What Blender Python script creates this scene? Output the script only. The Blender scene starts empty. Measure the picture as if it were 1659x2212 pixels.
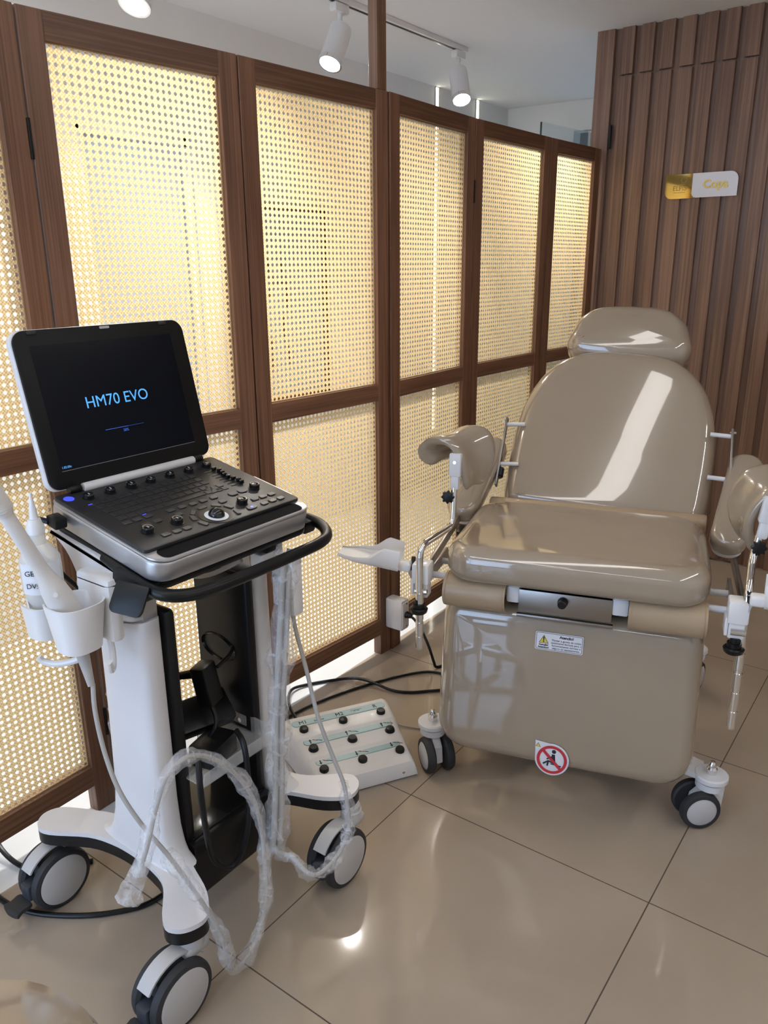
import bpy, bmesh, math, random
from mathutils import Matrix, Vector
random.seed(7)
PI = math.pi
scene = bpy.context.scene
COL = scene.collection

# ------------------------------------------------------------------ camera
CAM_F, CAM_PITCH, CAM_ROLL, CAM_YAW = 1696.28, 0.305006, -0.0073349, -0.6329794
CAM_POS = Vector((0.96962, -1.43113, 1.31594))
cam_d = bpy.data.cameras.new('camera')
cam = bpy.data.objects.new('camera', cam_d); COL.objects.link(cam)
cy_, sy_, cp_, sp_ = math.cos(CAM_YAW), math.sin(CAM_YAW), math.cos(CAM_PITCH), math.sin(CAM_PITCH)
fwd = Vector((sy_*cp_, cy_*cp_, -sp_)); rgt = Vector((cy_, -sy_, 0)); upv = rgt.cross(fwd)
r2 = math.cos(CAM_ROLL)*rgt + math.sin(CAM_ROLL)*upv
u2 = -math.sin(CAM_ROLL)*rgt + math.cos(CAM_ROLL)*upv
cam.matrix_world = Matrix(((r2.x, u2.x, -fwd.x, CAM_POS.x), (r2.y, u2.y, -fwd.y, CAM_POS.y), (r2.z, u2.z, -fwd.z, CAM_POS.z), (0, 0, 0, 1)))
cam_d.sensor_fit = 'HORIZONTAL'; cam_d.sensor_width = 36.0
cam_d.lens = 36.0*CAM_F/1659.0
cam_d.clip_start = 0.02; cam_d.clip_end = 100
scene.camera = cam

# ------------------------------------------------------------------ world, exposure, daylight portals
EXPOSURE = 0.0
W_STRENGTH = 5.0
STRIP_E = 30.0
SPOT_W = 78.0
scene.view_settings.view_transform = 'Standard'
scene.view_settings.look = 'None'
scene.view_settings.gamma = 1.0
scene.view_settings.use_curve_mapping = False
scene.view_settings.exposure = EXPOSURE
world = bpy.data.worlds.new('daylight'); scene.world = world
world.use_nodes = True
wn = world.node_tree
bg = wn.nodes['Background']
bg.inputs[0].default_value = (0.50, 0.69, 1.0, 1)
bg.inputs[1].default_value = W_STRENGTH
try:
    scene.cycles.max_bounces = 10; scene.cycles.transparent_max_bounces = 12
    scene.cycles.diffuse_bounces = 5
    scene.cycles.sample_clamp_indirect = 6.0
    scene.cycles.use_denoising = True
except Exception:
    pass
def portal(name, loc, rot, sx, sy):
    d = bpy.data.lights.new(name, 'AREA'); d.shape = 'RECTANGLE'; d.size = sx; d.size_y = sy
    d.cycles.is_portal = True
    o = bpy.data.objects.new(name, d); COL.objects.link(o); o.location = loc; o.rotation_euler = rot
    return o

# ------------------------------------------------------------------ materials
def newmat(name):
    m = bpy.data.materials.new(name); m.use_nodes = True
    nt = m.node_tree; b = nt.nodes['Principled BSDF']
    return m, nt, b
def mat(name, col, rough=.5, metal=0., coat=0., alpha=1., trans=0., emit=None, es=0., bump=0., bscale=200., spec=None, var=.04, ior=None, rv=.04, coat_ior=1.5):
    m, nt, b = newmat(name)
    tc = nt.nodes.new('ShaderNodeTexCoord')
    nz = nt.nodes.new('ShaderNodeTexNoise'); nz.inputs['Scale'].default_value = 14.; nz.inputs['Detail'].default_value = 4
    nt.links.new(tc.outputs['Object'], nz.inputs['Vector'])
    mx = nt.nodes.new('ShaderNodeMix'); mx.data_type = 'RGBA'
    mx.inputs['A'].default_value = (*[c*(1-var) for c in col], 1); mx.inputs['B'].default_value = (*[min(1, c*(1+var)) for c in col], 1)
    nt.links.new(nz.outputs['Fac'], mx.inputs['Factor']); nt.links.new(mx.outputs['Result'], b.inputs['Base Color'])
    mr = nt.nodes.new('ShaderNodeMapRange'); mr.inputs['To Min'].default_value = max(0, rough-rv); mr.inputs['To Max'].default_value = rough+rv
    nt.links.new(nz.outputs['Fac'], mr.inputs['Value']); nt.links.new(mr.outputs['Result'], b.inputs['Roughness'])
    b.inputs['Metallic'].default_value = metal; b.inputs['Coat Weight'].default_value = coat; b.inputs['Coat Roughness'].default_value = .03; b.inputs['Coat IOR'].default_value = coat_ior
    b.inputs['Alpha'].default_value = alpha; b.inputs['Transmission Weight'].default_value = trans
    if spec is not None: b.inputs['Specular IOR Level'].default_value = spec
    if ior: b.inputs['IOR'].default_value = ior
    if emit: b.inputs['Emission Color'].default_value = (*emit, 1); b.inputs['Emission Strength'].default_value = es
    if bump:
        n2 = nt.nodes.new('ShaderNodeTexNoise'); n2.inputs['Scale'].default_value = bscale; n2.inputs['Detail'].default_value = 3
        nt.links.new(tc.outputs['Object'], n2.inputs['Vector'])
        bp = nt.nodes.new('ShaderNodeBump'); bp.inputs['Strength'].default_value = bump; bp.inputs['Distance'].default_value = .002
        nt.links.new(n2.outputs['Fac'], bp.inputs['Height']); nt.links.new(bp.outputs['Normal'], b.inputs['Normal'])
    return m
def wood(name, c1, c2, axis='Z', rough=.38, fine=170., broad=9.):
    m, nt, b = newmat(name)
    tc = nt.nodes.new('ShaderNodeTexCoord')
    def noise(scale, stretch, detail):
        mp = nt.nodes.new('ShaderNodeMapping')
        s = {'X': (stretch, 1, 1), 'Y': (1, stretch, 1), 'Z': (1, 1, stretch)}[axis]
        mp.inputs['Scale'].default_value = tuple(scale*k for k in s)
        n = nt.nodes.new('ShaderNodeTexNoise'); n.inputs['Scale'].default_value = 1; n.inputs['Detail'].default_value = detail; n.inputs['Distortion'].default_value = .4
        nt.links.new(tc.outputs['Object'], mp.inputs['Vector']); nt.links.new(mp.outputs['Vector'], n.inputs['Vector'])
        return n
    a = noise(fine, .012, 3); c = noise(broad, .12, 5)
    ad = nt.nodes.new('ShaderNodeMath'); ad.operation = 'MULTIPLY_ADD'; ad.inputs[1].default_value = .55
    ml = nt.nodes.new('ShaderNodeMath'); ml.operation = 'MULTIPLY'; ml.inputs[1].default_value = .45
    nt.links.new(c.outputs['Fac'], ml.inputs[0]); nt.links.new(a.outputs['Fac'], ad.inputs[0]); nt.links.new(ml.outputs[0], ad.inputs[2])
    cr = nt.nodes.new('ShaderNodeValToRGB')
    cr.color_ramp.elements[0].position = .40; cr.color_ramp.elements[0].color = (*c1, 1)
    cr.color_ramp.elements[1].position = .61; cr.color_ramp.elements[1].color = (*c2, 1)
    nt.links.new(ad.outputs[0], cr.inputs['Fac']); nt.links.new(cr.outputs['Color'], b.inputs['Base Color'])
    b.inputs['Roughness'].default_value = rough
    bp = nt.nodes.new('ShaderNodeBump'); bp.inputs['Strength'].default_value = .12; bp.inputs['Distance'].default_value = .001
    nt.links.new(a.outputs['Fac'], bp.inputs['Height']); nt.links.new(bp.outputs['Normal'], b.inputs['Normal'])
    return m
W1, W2 = (.118, .051, .026), (.25, .12, .066)
M = {}
M['wood_v'] = wood('walnut_laminate_vertical', W1, W2, 'Z')
M['wood_h'] = wood('walnut_laminate_horizontal', W1, W2, 'X')
M['wood_slat'] = wood('walnut_slat', (.15, .079, .049), (.28, .163, .106), 'Z', .42, 120., 7.)
M['wood_dark'] = wood('dark_slat', (.045, .026, .018), (.09, .055, .038), 'Z', .5)
M['vinyl'] = mat('beige_vinyl', (.325, .258, .188), .16, coat=1., bump=.03, bscale=55., var=.03, coat_ior=1.72)
M['vinyl_matte'] = mat('beige_vinyl_flap', (.40, .295, .19), .42, coat=.15, bump=.15, bscale=120., var=.06)
M['white_plastic'] = mat('white_plastic', (.78, .77, .77), .32, coat=.2)
M['white_powder'] = mat('white_powder_coat', (.68, .68, .70), .4)
M['cart_white'] = mat('cart_white_shell', (.70, .69, .70), .38, coat=.1)
M['black_plastic'] = mat('black_plastic', (.006, .006, .0065), .34, spec=.32)
M['black_gloss'] = mat('black_gloss', (.008, .008, .009), .15, coat=.4)
M['black_slot'] = mat('black_recess', (.004, .004, .005), .8, spec=.1)
M['bezel'] = mat('black_bezel', (.006, .006, .006), .45, spec=.25)
M['black_rubber'] = mat('black_rubber', (.022, .023, .026), .6, bump=.1)
M['navy_plastic'] = mat('dark_slate_plastic', (.028, .033, .045), .5)
M['grey_disc'] = mat('grey_wheel_cover', (.50, .49, .49), .5)
M['fender'] = mat('light_grey_fender', (.52, .515, .51), .42)
M['silver'] = mat('silver_paint', (.48, .48, .49), .3, metal=.75)
M['chrome'] = mat('chrome', (.80, .79, .77), .07, metal=1., rv=.02)
M['steel'] = mat('brushed_steel', (.34, .32, .30), .34, metal=1.)
M['steel_dark'] = mat('satin_steel_bar', (.44, .41, .37), .33, metal=.9)
M['wall'] = mat('white_wall_paint', (.76, .76, .75), .7, var=.015, bump=.05)
M['ceiling'] = mat('white_ceiling_paint', (.70, .70, .70), .8, var=.015)
M['white_gloss'] = mat('white_gloss_floor', (.70, .71, .71), .12, coat=.3, var=.02)
M['deck'] = mat('charcoal_deck', (.020, .020, .021), .42, bump=.06, bscale=400.)
M['key'] = mat('charcoal_key', (.024, .024, .025), .45)
M['button'] = mat('dark_grey_button', (.045, .046, .05), .4)
M['cane_edge'] = mat('cane_binding', (.42, .29, .16), .6)
M['acrylic'] = mat('clear_acrylic', (.9, .93, .95), .05, alpha=.22, coat=.5)
def film(name, lo, hi, col):
    m = bpy.data.materials.new(name); m.use_nodes = True; nt = m.node_tree; N = nt.nodes.new; L = nt.links.new
    b = nt.nodes['Principled BSDF']; out = nt.nodes['Material Output']
    b.inputs['Base Color'].default_value = (*col, 1); b.inputs['Roughness'].default_value = .12; b.inputs['Coat Weight'].default_value = .6
    tc = N('ShaderNodeTexCoord'); nz = N('ShaderNodeTexNoise'); nz.inputs['Scale'].default_value = 30.; nz.inputs['Detail'].default_value = 4; nz.inputs['Distortion'].default_value = 1.5
    L(tc.outputs['Object'], nz.inputs['Vector'])
    bp = N('ShaderNodeBump'); bp.inputs['Strength'].default_value = 1.; bp.inputs['Distance'].default_value = .003; L(nz.outputs['Fac'], bp.inputs['Height']); L(bp.outputs['Normal'], b.inputs['Normal'])
    cr = N('ShaderNodeValToRGB'); cr.color_ramp.elements[0].position = .42; cr.color_ramp.elements[0].color = (lo, lo, lo, 1)
    cr.color_ramp.elements[1].position = .66; cr.color_ramp.elements[1].color = (hi, hi, hi, 1); L(nz.outputs['Fac'], cr.inputs['Fac'])
    tr = N('ShaderNodeBsdfTransparent'); mx = N('ShaderNodeMixShader'); L(cr.outputs['Color'], mx.inputs[0]); L(tr.outputs[0], mx.inputs[1]); L(b.outputs[0], mx.inputs[2]); L(mx.outputs[0], out.inputs[0])
    return m
M['wrap'] = film('clear_plastic_sleeve', .15, .42, (.86, .87, .90))
M['wrap_thin'] = film('thin_plastic_film', .08, .42, (.86, .87, .90))
M['cable_grey'] = mat('grey_cable', (.40, .38, .355), .45)
M['probe'] = mat('probe_off_white', (.70, .675, .65), .4)
M['gel'] = mat('translucent_bottle', (.84, .84, .82), .3, alpha=.6, coat=.2)
M['ink'] = mat('dark_ink', (.02, .02, .025), .6)
M['ink_white'] = mat('white_print', (.75, .78, .85), .5)
M['label'] = mat('white_sticker', (.76, .76, .80), .3)
M['yellow'] = mat('warning_yellow', (.75, .58, .06), .4)
M['red'] = mat('warning_red', (.55, .03, .04), .4)
M['teal'] = mat('pale_teal_strip', (.38, .53, .55), .35)
M['teal_line'] = mat('teal_outline', (.16, .34, .36), .4)
M['gold'] = mat('gold_mirror', (.78, .56, .16), .05, metal=1., rv=.02)
M['gold_letter'] = mat('gold_letters', (.55, .38, .09), .3, metal=.85)
M['gold_etch'] = mat('etched_gold', (.34, .24, .08), .5, metal=.6)
M['glass'] = mat('clear_glass', (.75, .87, .86), .02, alpha=.25, coat=.4)
M['glass_edge'] = mat('green_glass_edge', (.05, .10, .09), .2)
M['led'] = mat('led_diffuser', (.9, .9, .85), .5, emit=(1., .94, .72), es=6.)
M['strip'] = mat('ceiling_light_diffuser', (.9, .9, .9), .5, emit=(1., .955, .91), es=STRIP_E)
M['strip_soft'] = mat('soft_ceiling_light_diffuser', (.9, .9, .9), .5, emit=(1., .955, .91), es=5.0)
M['strip_dim'] = mat('added_corridor_diffuser', (.9, .9, .9), .5, emit=(1., .955, .91), es=10.)
M['lens'] = mat('lit_spot_lens', (1, 1, 1), .3, emit=(.90, .95, 1.), es=30.)
M['screen'] = mat('lit_display', (.001, .0015, .003), .25, emit=(.02, .05, .16), es=.012, spec=.2)
M['screen_blue'] = mat('screen_letters', (.02, .1, .3), .4, emit=(.08, .36, .80), es=1.2)
M['screen_dim'] = mat('screen_progress', (.02, .1, .3), .4, emit=(.03, .07, .45), es=1.)
M['screen_line'] = mat('screen_rule', (.1, .1, .12), .4, emit=(.15, .15, .17), es=.5)
M['blue_led'] = mat('blue_power_led', (.02, .03, .3), .3, emit=(.06, .08, 1.), es=1.3)
M['art'] = mat('grey_blue_canvas', (.36, .40, .46), .6, var=.2)
M['art_frame'] = mat('brown_picture_frame', (.16, .06, .02), .5)

def floor_mat():
    m, nt, b = newmat('polished_beige_porcelain')
    N = nt.nodes.new; L = nt.links.new
    tc = N('ShaderNodeTexCoord'); sp = N('ShaderNodeSeparateXYZ'); L(tc.outputs['Object'], sp.inputs[0])
    def line(o):
        d = N('ShaderNodeMath'); d.operation = 'DIVIDE'; d.inputs[1].default_value = .62; L(o, d.inputs[0])
        a = N('ShaderNodeMath'); a.operation = 'ADD'; a.inputs[1].default_value = 100.5; L(d.outputs[0], a.inputs[0])
        f = N('ShaderNodeMath'); f.operation = 'FRACT'; L(a.outputs[0], f.inputs[0])
        s = N('ShaderNodeMath'); s.operation = 'SUBTRACT'; s.inputs[1].default_value = .5; L(f.outputs[0], s.inputs[0])
        ab = N('ShaderNodeMath'); ab.operation = 'ABSOLUTE'; L(s.outputs[0], ab.inputs[0])
        c = N('ShaderNodeMath'); c.operation = 'LESS_THAN'; c.inputs[1].default_value = .0014/.62; L(ab.outputs[0], c.inputs[0])
        return c
    lx, ly = line(sp.outputs[0]), line(sp.outputs[1])
    mxm = N('ShaderNodeMath'); mxm.operation = 'MAXIMUM'; L(lx.outputs[0], mxm.inputs[0]); L(ly.outputs[0], mxm.inputs[1])
    nz = N('ShaderNodeTexNoise'); nz.inputs['Scale'].default_value = 3.; nz.inputs['Detail'].default_value = 8; L(tc.outputs['Object'], nz.inputs['Vector'])
    cr = N('ShaderNodeValToRGB'); cr.color_ramp.elements[0].position = .3; cr.color_ramp.elements[0].color = (.365, .295, .228, 1)
    cr.color_ramp.elements[1].position = .7; cr.color_ramp.elements[1].color = (.405, .33, .258, 1); L(nz.outputs['Fac'], cr.inputs['Fac'])
    mx = N('ShaderNodeMix'); mx.data_type = 'RGBA'; mx.inputs['B'].default_value = (.075, .055, .04, 1)
    L(mxm.outputs[0], mx.inputs['Factor']); L(cr.outputs['Color'], mx.inputs['A']); L(mx.outputs['Result'], b.inputs['Base Color'])
    mr = N('ShaderNodeMapRange'); mr.inputs['To Min'].default_value = .07; mr.inputs['To Max'].default_value = .7; L(mxm.outputs[0], mr.inputs['Value']); L(mr.outputs['Result'], b.inputs['Roughness'])
    n2 = N('ShaderNodeTexNoise'); n2.inputs['Scale'].default_value = 9.; L(tc.outputs['Object'], n2.inputs['Vector'])
    bp = N('ShaderNodeBump'); bp.inputs['Strength'].default_value = .03; bp.inputs['Distance'].default_value = .01; L(n2.outputs['Fac'], bp.inputs['Height']); L(bp.outputs['Normal'], b.inputs['Normal'])
    b.inputs['Specular IOR Level'].default_value = .5
    return m
M['floor'] = floor_mat()

def frosted_mat():
    m = bpy.data.materials.new('frosted_white_pane'); m.use_nodes = True; nt = m.node_tree; N = nt.nodes.new; L = nt.links.new
    nt.nodes.remove(nt.nodes['Principled BSDF']); out = nt.nodes['Material Output']
    tc = N('ShaderNodeTexCoord'); nz = N('ShaderNodeTexNoise'); nz.inputs['Scale'].default_value = 3.; L(tc.outputs['Object'], nz.inputs['Vector'])
    cr = N('ShaderNodeValToRGB'); cr.color_ramp.elements[0].color = (.36, .37, .38, 1); cr.color_ramp.elements[1].color = (.44, .45, .46, 1); L(nz.outputs['Fac'], cr.inputs['Fac'])
    tr = N('ShaderNodeBsdfTranslucent'); df = N('ShaderNodeBsdfDiffuse'); df.inputs[0].default_value = (.75, .75, .75, 1); L(cr.outputs['Color'], tr.inputs[0])
    mx = N('ShaderNodeMixShader'); mx.inputs[0].default_value = .5; L(df.outputs[0], mx.inputs[1]); L(tr.outputs[0], mx.inputs[2]); L(mx.outputs[0], out.inputs[0])
    return m
M['frosted'] = frosted_mat()
CANE_P = .0155
def cane_mat():
    m = bpy.data.materials.new('woven_cane'); m.use_nodes = True; nt = m.node_tree
    N = nt.nodes.new; L = nt.links.new
    nt.nodes.remove(nt.nodes['Principled BSDF']); out = nt.nodes['Material Output']
    tc = N('ShaderNodeTexCoord')
    mp = N('ShaderNodeMapping'); mp.inputs['Scale'].default_value = (2*PI/CANE_P*2,)*3; L(tc.outputs['Object'], mp.inputs['Vector'])
    sp = N('ShaderNodeSeparateXYZ'); L(mp.outputs['Vector'], sp.inputs[0])
    def sn(o):
        s = N('ShaderNodeMath'); s.operation = 'SINE'; L(o, s.inputs[0]); return s.outputs[0]
    pr = N('ShaderNodeMath'); pr.operation = 'MULTIPLY'; L(sn(sp.outputs[0]), pr.inputs[0]); L(sn(sp.outputs[2]), pr.inputs[1])
    nz = N('ShaderNodeTexNoise'); nz.inputs['Scale'].default_value = 220.; nz.inputs['Detail'].default_value = 2; L(tc.outputs['Object'], nz.inputs['Vector'])
    ad = N('ShaderNodeMath'); ad.operation = 'MULTIPLY_ADD'; ad.inputs[1].default_value = .35; L(pr.outputs[0], ad.inputs[0]); L(nz.outputs['Fac'], ad.inputs[2])
    cr = N('ShaderNodeValToRGB'); cr.color_ramp.elements[0].position = .2; cr.color_ramp.elements[0].color = (.56, .385, .175, 1)
    cr.color_ramp.elements[1].position = .72; cr.color_ramp.elements[1].color = (.84, .665, .39, 1); L(ad.outputs[0], cr.inputs['Fac'])
    df = N('ShaderNodeBsdfDiffuse'); tr = N('ShaderNodeBsdfTranslucent'); L(cr.outputs['Color'], df.inputs[0]); L(cr.outputs['Color'], tr.inputs[0])
    mx = N('ShaderNodeMixShader'); mx.inputs[0].default_value = .62; L(df.outputs[0], mx.inputs[1]); L(tr.outputs[0], mx.inputs[2])
    L(mx.outputs[0], out.inputs[0])
    return m
M['cane'] = cane_mat()

# ------------------------------------------------------------------ mesh helpers
def V(*a): return Vector(a)
def frame(o, x, y=None, z=None):
    """4x4 from origin and axes (two given, third computed)."""
    o = Vector(o)
    if x is not None: x = Vector(x).normalized()
    if y is not None: y = Vector(y).normalized()
    if z is not None: z = Vector(z).normalized()
    if z is None: z = x.cross(y).normalized(); y = z.cross(x)
    elif y is None: y = z.cross(x).normalized(); x = y.cross(z)
    elif x is None: x = y.cross(z).normalized(); y = z.cross(x)
    return Matrix(((x.x, y.x, z.x, o.x), (x.y, y.y, z.y, o.y), (x.z, y.z, z.z, o.z), (0, 0, 0, 1)))
I4 = Matrix.Identity(4)
def T(x, y, z): return Matrix.Translation((x, y, z))
def RZ(a): return Matrix.Rotation(a, 4, 'Z')
def RX(a): return Matrix.Rotation(a, 4, 'X')
def RY(a): return Matrix.Rotation(a, 4, 'Y')

class MB:
    def __init__(s): s.v = []; s.f = []; s.mi = []
    def add(s, vs, fs, mx=I4, mi=0):
        n = len(s.v)
        s.v += [tuple(mx @ Vector(p)) for p in vs]
        s.f += [tuple(n+i for i in q) for q in fs]; s.mi += [mi]*len(fs)
        return s
    def box(s, c, size, mx=I4, bev=0., seg=2, mi=0):
        bm = bmesh.new(); bmesh.ops.create_cube(bm, size=1.)
        for v in bm.verts: v.co = Vector((v.co.x*size[0]+c[0], v.co.y*size[1]+c[1], v.co.z*size[2]+c[2]))
        if bev > 0:
            bmesh.ops.bevel(bm, geom=bm.edges[:], offset=min(bev, .49*min(size)), segments=seg, profile=.5, affect='EDGES')
        bm.verts.index_update()
        s.add([v.co for v in bm.verts], [[v.index for v in f.verts] for f in bm.faces], mx, mi); bm.free(); return s
    def bx(s, x0, x1, y0, y1, z0, z1, mx=I4, bev=0., seg=2, mi=0):
        return s.box(((x0+x1)/2, (y0+y1)/2, (z0+z1)/2), (abs(x1-x0), abs(y1-y0), abs(z1-z0)), mx, bev, seg, mi)
    def prism(s, poly, z0, z1, mx=I4, bev=0., seg=2, mi=0):
        bm = bmesh.new()
        vs = [bm.verts.new((p[0], p[1], z0)) for p in poly]
        f = bm.faces.new(vs)
        r = bmesh.ops.extrude_face_region(bm, geom=[f])
        for e in r['geom']:
            if isinstance(e, bmesh.types.BMVert): e.co.z = z1
        bmesh.ops.recalc_face_normals(bm, faces=bm.faces[:])
        if bev > 0:
            ed = [e for e in bm.edges if abs(e.verts[0].co.z-e.verts[1].co.z) < 1e-9]
            bmesh.ops.bevel(bm, geom=ed, offset=bev, segments=seg, profile=.5, affect='EDGES')
        bm.verts.index_update()
        s.add([v.co for v in bm.verts], [[v.index for v in f.verts] for f in bm.faces], mx, mi); bm.free(); return s
    def lathe(s, prof, mx=I4, n=28, mi=0, caps=True):
        vs = []; fs = []
        for r, z in prof:
            for k in range(n):
                a = 2*PI*k/n; vs.append((r*math.cos(a), r*math.sin(a), z))
        m = len(prof)
        for i in range(m-1):
            for k in range(n):
                k2 = (k+1) % n; fs.append((i*n+k, i*n+k2, (i+1)*n+k2, (i+1)*n+k))
        if caps:
            fs.append(tuple(range(n-1, -1, -1))); fs.append(tuple((m-1)*n+k for k in range(n)))
        return s.add(vs, fs, mx, mi)
    def cyl(s, p0, p1, r, r1=None, n=20, mi=0, bev=0.):
        p0, p1 = Vector(p0), Vector(p1); d = p1-p0; L = d.length; z = d.normalized()
        x = Vector((0, 0, 1)) if abs(z.z) < .9 else Vector((1, 0, 0))
        mx = frame(p0, x.cross(z), None, z)
        if r1 is None: r1 = r
        pr = [(r, 0), (r1, L)] if not bev else [(r-bev, 0), (r, bev), (r1, L-bev), (r1-bev, L)]
        return s.lathe(pr, mx, n, mi)
    def tube(s, pts, r, n=12, mi=0, smooth=6, jit=None, closed=False, caps=True):
        P = spline(pts, smooth, closed) if smooth else [Vector(p) for p in pts]
        m = len(P); vs = []; fs = []
        tang = []
        for i in range(m):
            a = P[max(i-1, 0)] if not closed else P[i-1]; b = P[min(i+1, m-1)] if not closed else P[(i+1) % m]
            tang.append((b-a).normalized())
        t = tang[0]; u = t.orthogonal().normalized()
        for i in range(m):
            t = tang[i]; u = (u-t*u.dot(t)).normalized(); w = t.cross(u)
            rr = r(i/(m-1)) if callable(r) else r
            for k in range(n):
                a = 2*PI*k/n; q = rr*(1+(random.uniform(-jit, jit) if jit else 0))
                vs.append(P[i]+u*(q*math.cos(a))+w*(q*math.sin(a)))
        for i in range(m-1 if not closed else m):
            j = (i+1) % m
            for k in range(n):
                k2 = (k+1) % n; fs.append((i*n+k, i*n+k2, j*n+k2, j*n+k))
        if caps and not closed:
            fs.append(tuple(range(n-1, -1, -1))); fs.append(tuple((m-1)*n+k for k in range(n)))
        return s.add(vs, fs, I4, mi)
    def pad(s, outline, th, er, crown=0., mx=I4, mi=0, back=None, seg=6, rings=6):
        """Upholstered pad: outline (ccw, x-y), thickness along z (0 back .. th front), rounded edges er, domed by crown."""
        n = len(outline); O = [Vector((p[0], p[1])) for p in outline]
        nor = []
        for i in range(n):
            d = (O[(i+1) % n]-O[i-1]).normalized(); nor.append(Vector((d.y, -d.x)))
        vs = []; fs = []
        prof = []
        br = back if back is not None else er
        for k in range(seg+1):
            a = PI/2*(1-k/seg); prof.append((br*(1-math.cos(a)), br-br*math.sin(a)))
        for k in range(seg+1):
            a = PI/2*k/seg; prof.append((er*(1-math.cos(a)), th-er+er*math.sin(a)))
        cen = sum(O, Vector((0, 0)))/n
        ring = 0
        for ins, z in prof:
            for i in range(n):
                p = O[i]-nor[i]*ins; vs.append((p.x, p.y, z))
            ring += 1
        base = [O[i]-nor[i]*er for i in range(n)]
        for k in range(1, rings):
            q = k/rings
            for i in range(n):
                p = base[i].lerp(cen, q); vs.append((p.x, p.y, th+crown*(1-(1-q)**2)))
            ring += 1
        for j in range(ring-1):
            for i in range(n):
                i2 = (i+1) % n; fs.append((j*n+i, j*n+i2, (j+1)*n+i2, (j+1)*n+i))
        vs.append((cen.x, cen.y, th+crown)); c = len(vs)-1
        for i in range(n): fs.append(((ring-1)*n+i, (ring-1)*n+(i+1) % n, c))
        vs.append((cen.x, cen.y, 0)); c = len(vs)-1
        for i in range(n): fs.append((((i+1) % n), i, c))
        return s.add(vs, fs, mx, mi)
    def obj(s, name, mats, parent=None, smooth=35., mx=I4):
        me = bpy.data.meshes.new(name)
        me.from_pydata(s.v, [], s.f)
        if not isinstance(mats, (list, tuple)): mats = [mats]
        for m_ in mats: me.materials.append(m_)
        if len(mats) > 1: me.polygons.foreach_set('material_index', s.mi)
        me.validate(); me.update()
        bm = bmesh.new(); bm.from_mesh(me); bmesh.ops.recalc_face_normals(bm, faces=bm.faces[:]); bm.to_mesh(me); bm.free()
        if smooth:
            me.polygons.foreach_set('use_smooth', [True]*len(me.polygons))
            me.set_sharp_from_angle(angle=math.radians(smooth))
        o = bpy.data.objects.new(name, me); COL.objects.link(o)
        if parent is not None: o.parent = parent
        o.matrix_local = mx
        return o
def spline(pts, k=6, closed=False):
    P = [Vector(p) for p in pts]; n = len(P); out = []
    if n < 3: return P
    rng = range(n if closed else n-1)
    for i in rng:
        if closed: a, b, c, d = P[i-1], P[i], P[(i+1) % n], P[(i+2) % n]
        else: a, b, c, d = P[max(i-1, 0)], P[i], P[i+1], P[min(i+2, n-1)]
        for j in range(k):
            t = j/k
            out.append(.5*((2*b)+(c-a)*t+(2*a-5*b+4*c-d)*t*t+(3*b-a-3*c+d)*t**3))
    if not closed: out.append(P[-1])
    return out
def rrect(x0, x1, y0, y1, r, k=6):
    """rounded rectangle outline ccw; r scalar or (bl, br, tr, tl); edges subdivided"""
    if not isinstance(r, (list, tuple)): r = (r,)*4
    out = []
    cs = [(x0+r[0], y0+r[0], r[0], PI), (x1-r[1], y0+r[1], r[1], 1.5*PI), (x1-r[2], y1-r[2], r[2], 0), (x0+r[3], y1-r[3], r[3], .5*PI)]
    for cx, cy, rr, a0 in cs:
        for i in range(k+1):
            a = a0+PI/2*i/k; out.append((cx+rr*math.cos(a), cy+rr*math.sin(a)))
    return out
def dense(poly, step):
    out = []
    n = len(poly)
    for i in range(n):
        a, b = Vector(poly[i]), Vector(poly[(i+1) % n]); d = (b-a).length; m = max(1, int(d/step))
        for j in range(m): out.append(tuple(a.lerp(b, j/m)))
    return out
def smooth_poly(pts, k=5):
    return [(p.x, p.y) for p in spline([(x, y, 0) for x, y in pts], k, True)]
def text(body, size, mx, name, m, parent=None, align='CENTER', ext=.0003, bold=0., space=1.0):
    cu = bpy.data.curves.new('t', 'FONT'); cu.body = body; cu.size = size; cu.align_x = align; cu.align_y = 'CENTER'
    cu.extrude = ext; cu.offset = bold; cu.space_line = space; cu.resolution_u = 4
    to = bpy.data.objects.new('t', cu); COL.objects.link(to)
    dg = bpy.context.evaluated_depsgraph_get()
    me = bpy.data.meshes.new_from_object(to.evaluated_get(dg)); me.name = name
    bpy.data.objects.remove(to); bpy.data.curves.remove(cu)
    me.transform(mx); me.materials.clear(); me.materials.append(m)
    o = bpy.data.objects.new(name, me); COL.objects.link(o)
    if parent is not None: o.parent = parent
    return o
def thing(name, label, cat, loc=(0, 0, 0), rz=0., group=None):
    o = bpy.data.objects.new(name, None); COL.objects.link(o); o.location = loc; o.rotation_euler = (0, 0, rz)
    o.empty_display_size = .1
    return tag(o, label, cat, group)
def tag(o, label, cat, group=None):
    o['label'] = label; o['category'] = cat
    if group: o['group'] = group
    return o
def struct(o):
    o['kind'] = 'structure'; return o
# ================================================================== the setting
CEIL = 2.262; WY = 2.2056; LX = -1.675; FY = 3.554; RX_ = 2.7; BY = -3.4; SX = -.545
struct(MB().bx(SX, RX_, BY, FY, -.08, 0).obj('floor', M['floor']))
struct(MB().bx(LX-.1, SX, BY, FY+1.0, -.08, -.0005).obj('trim_1', M['white_gloss']))         # white marble corridor floor
struct(MB().bx(LX-.1, RX_+.1, BY-.1, FY+1.0, CEIL, CEIL+.08).obj('ceiling', M['ceiling']))
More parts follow.
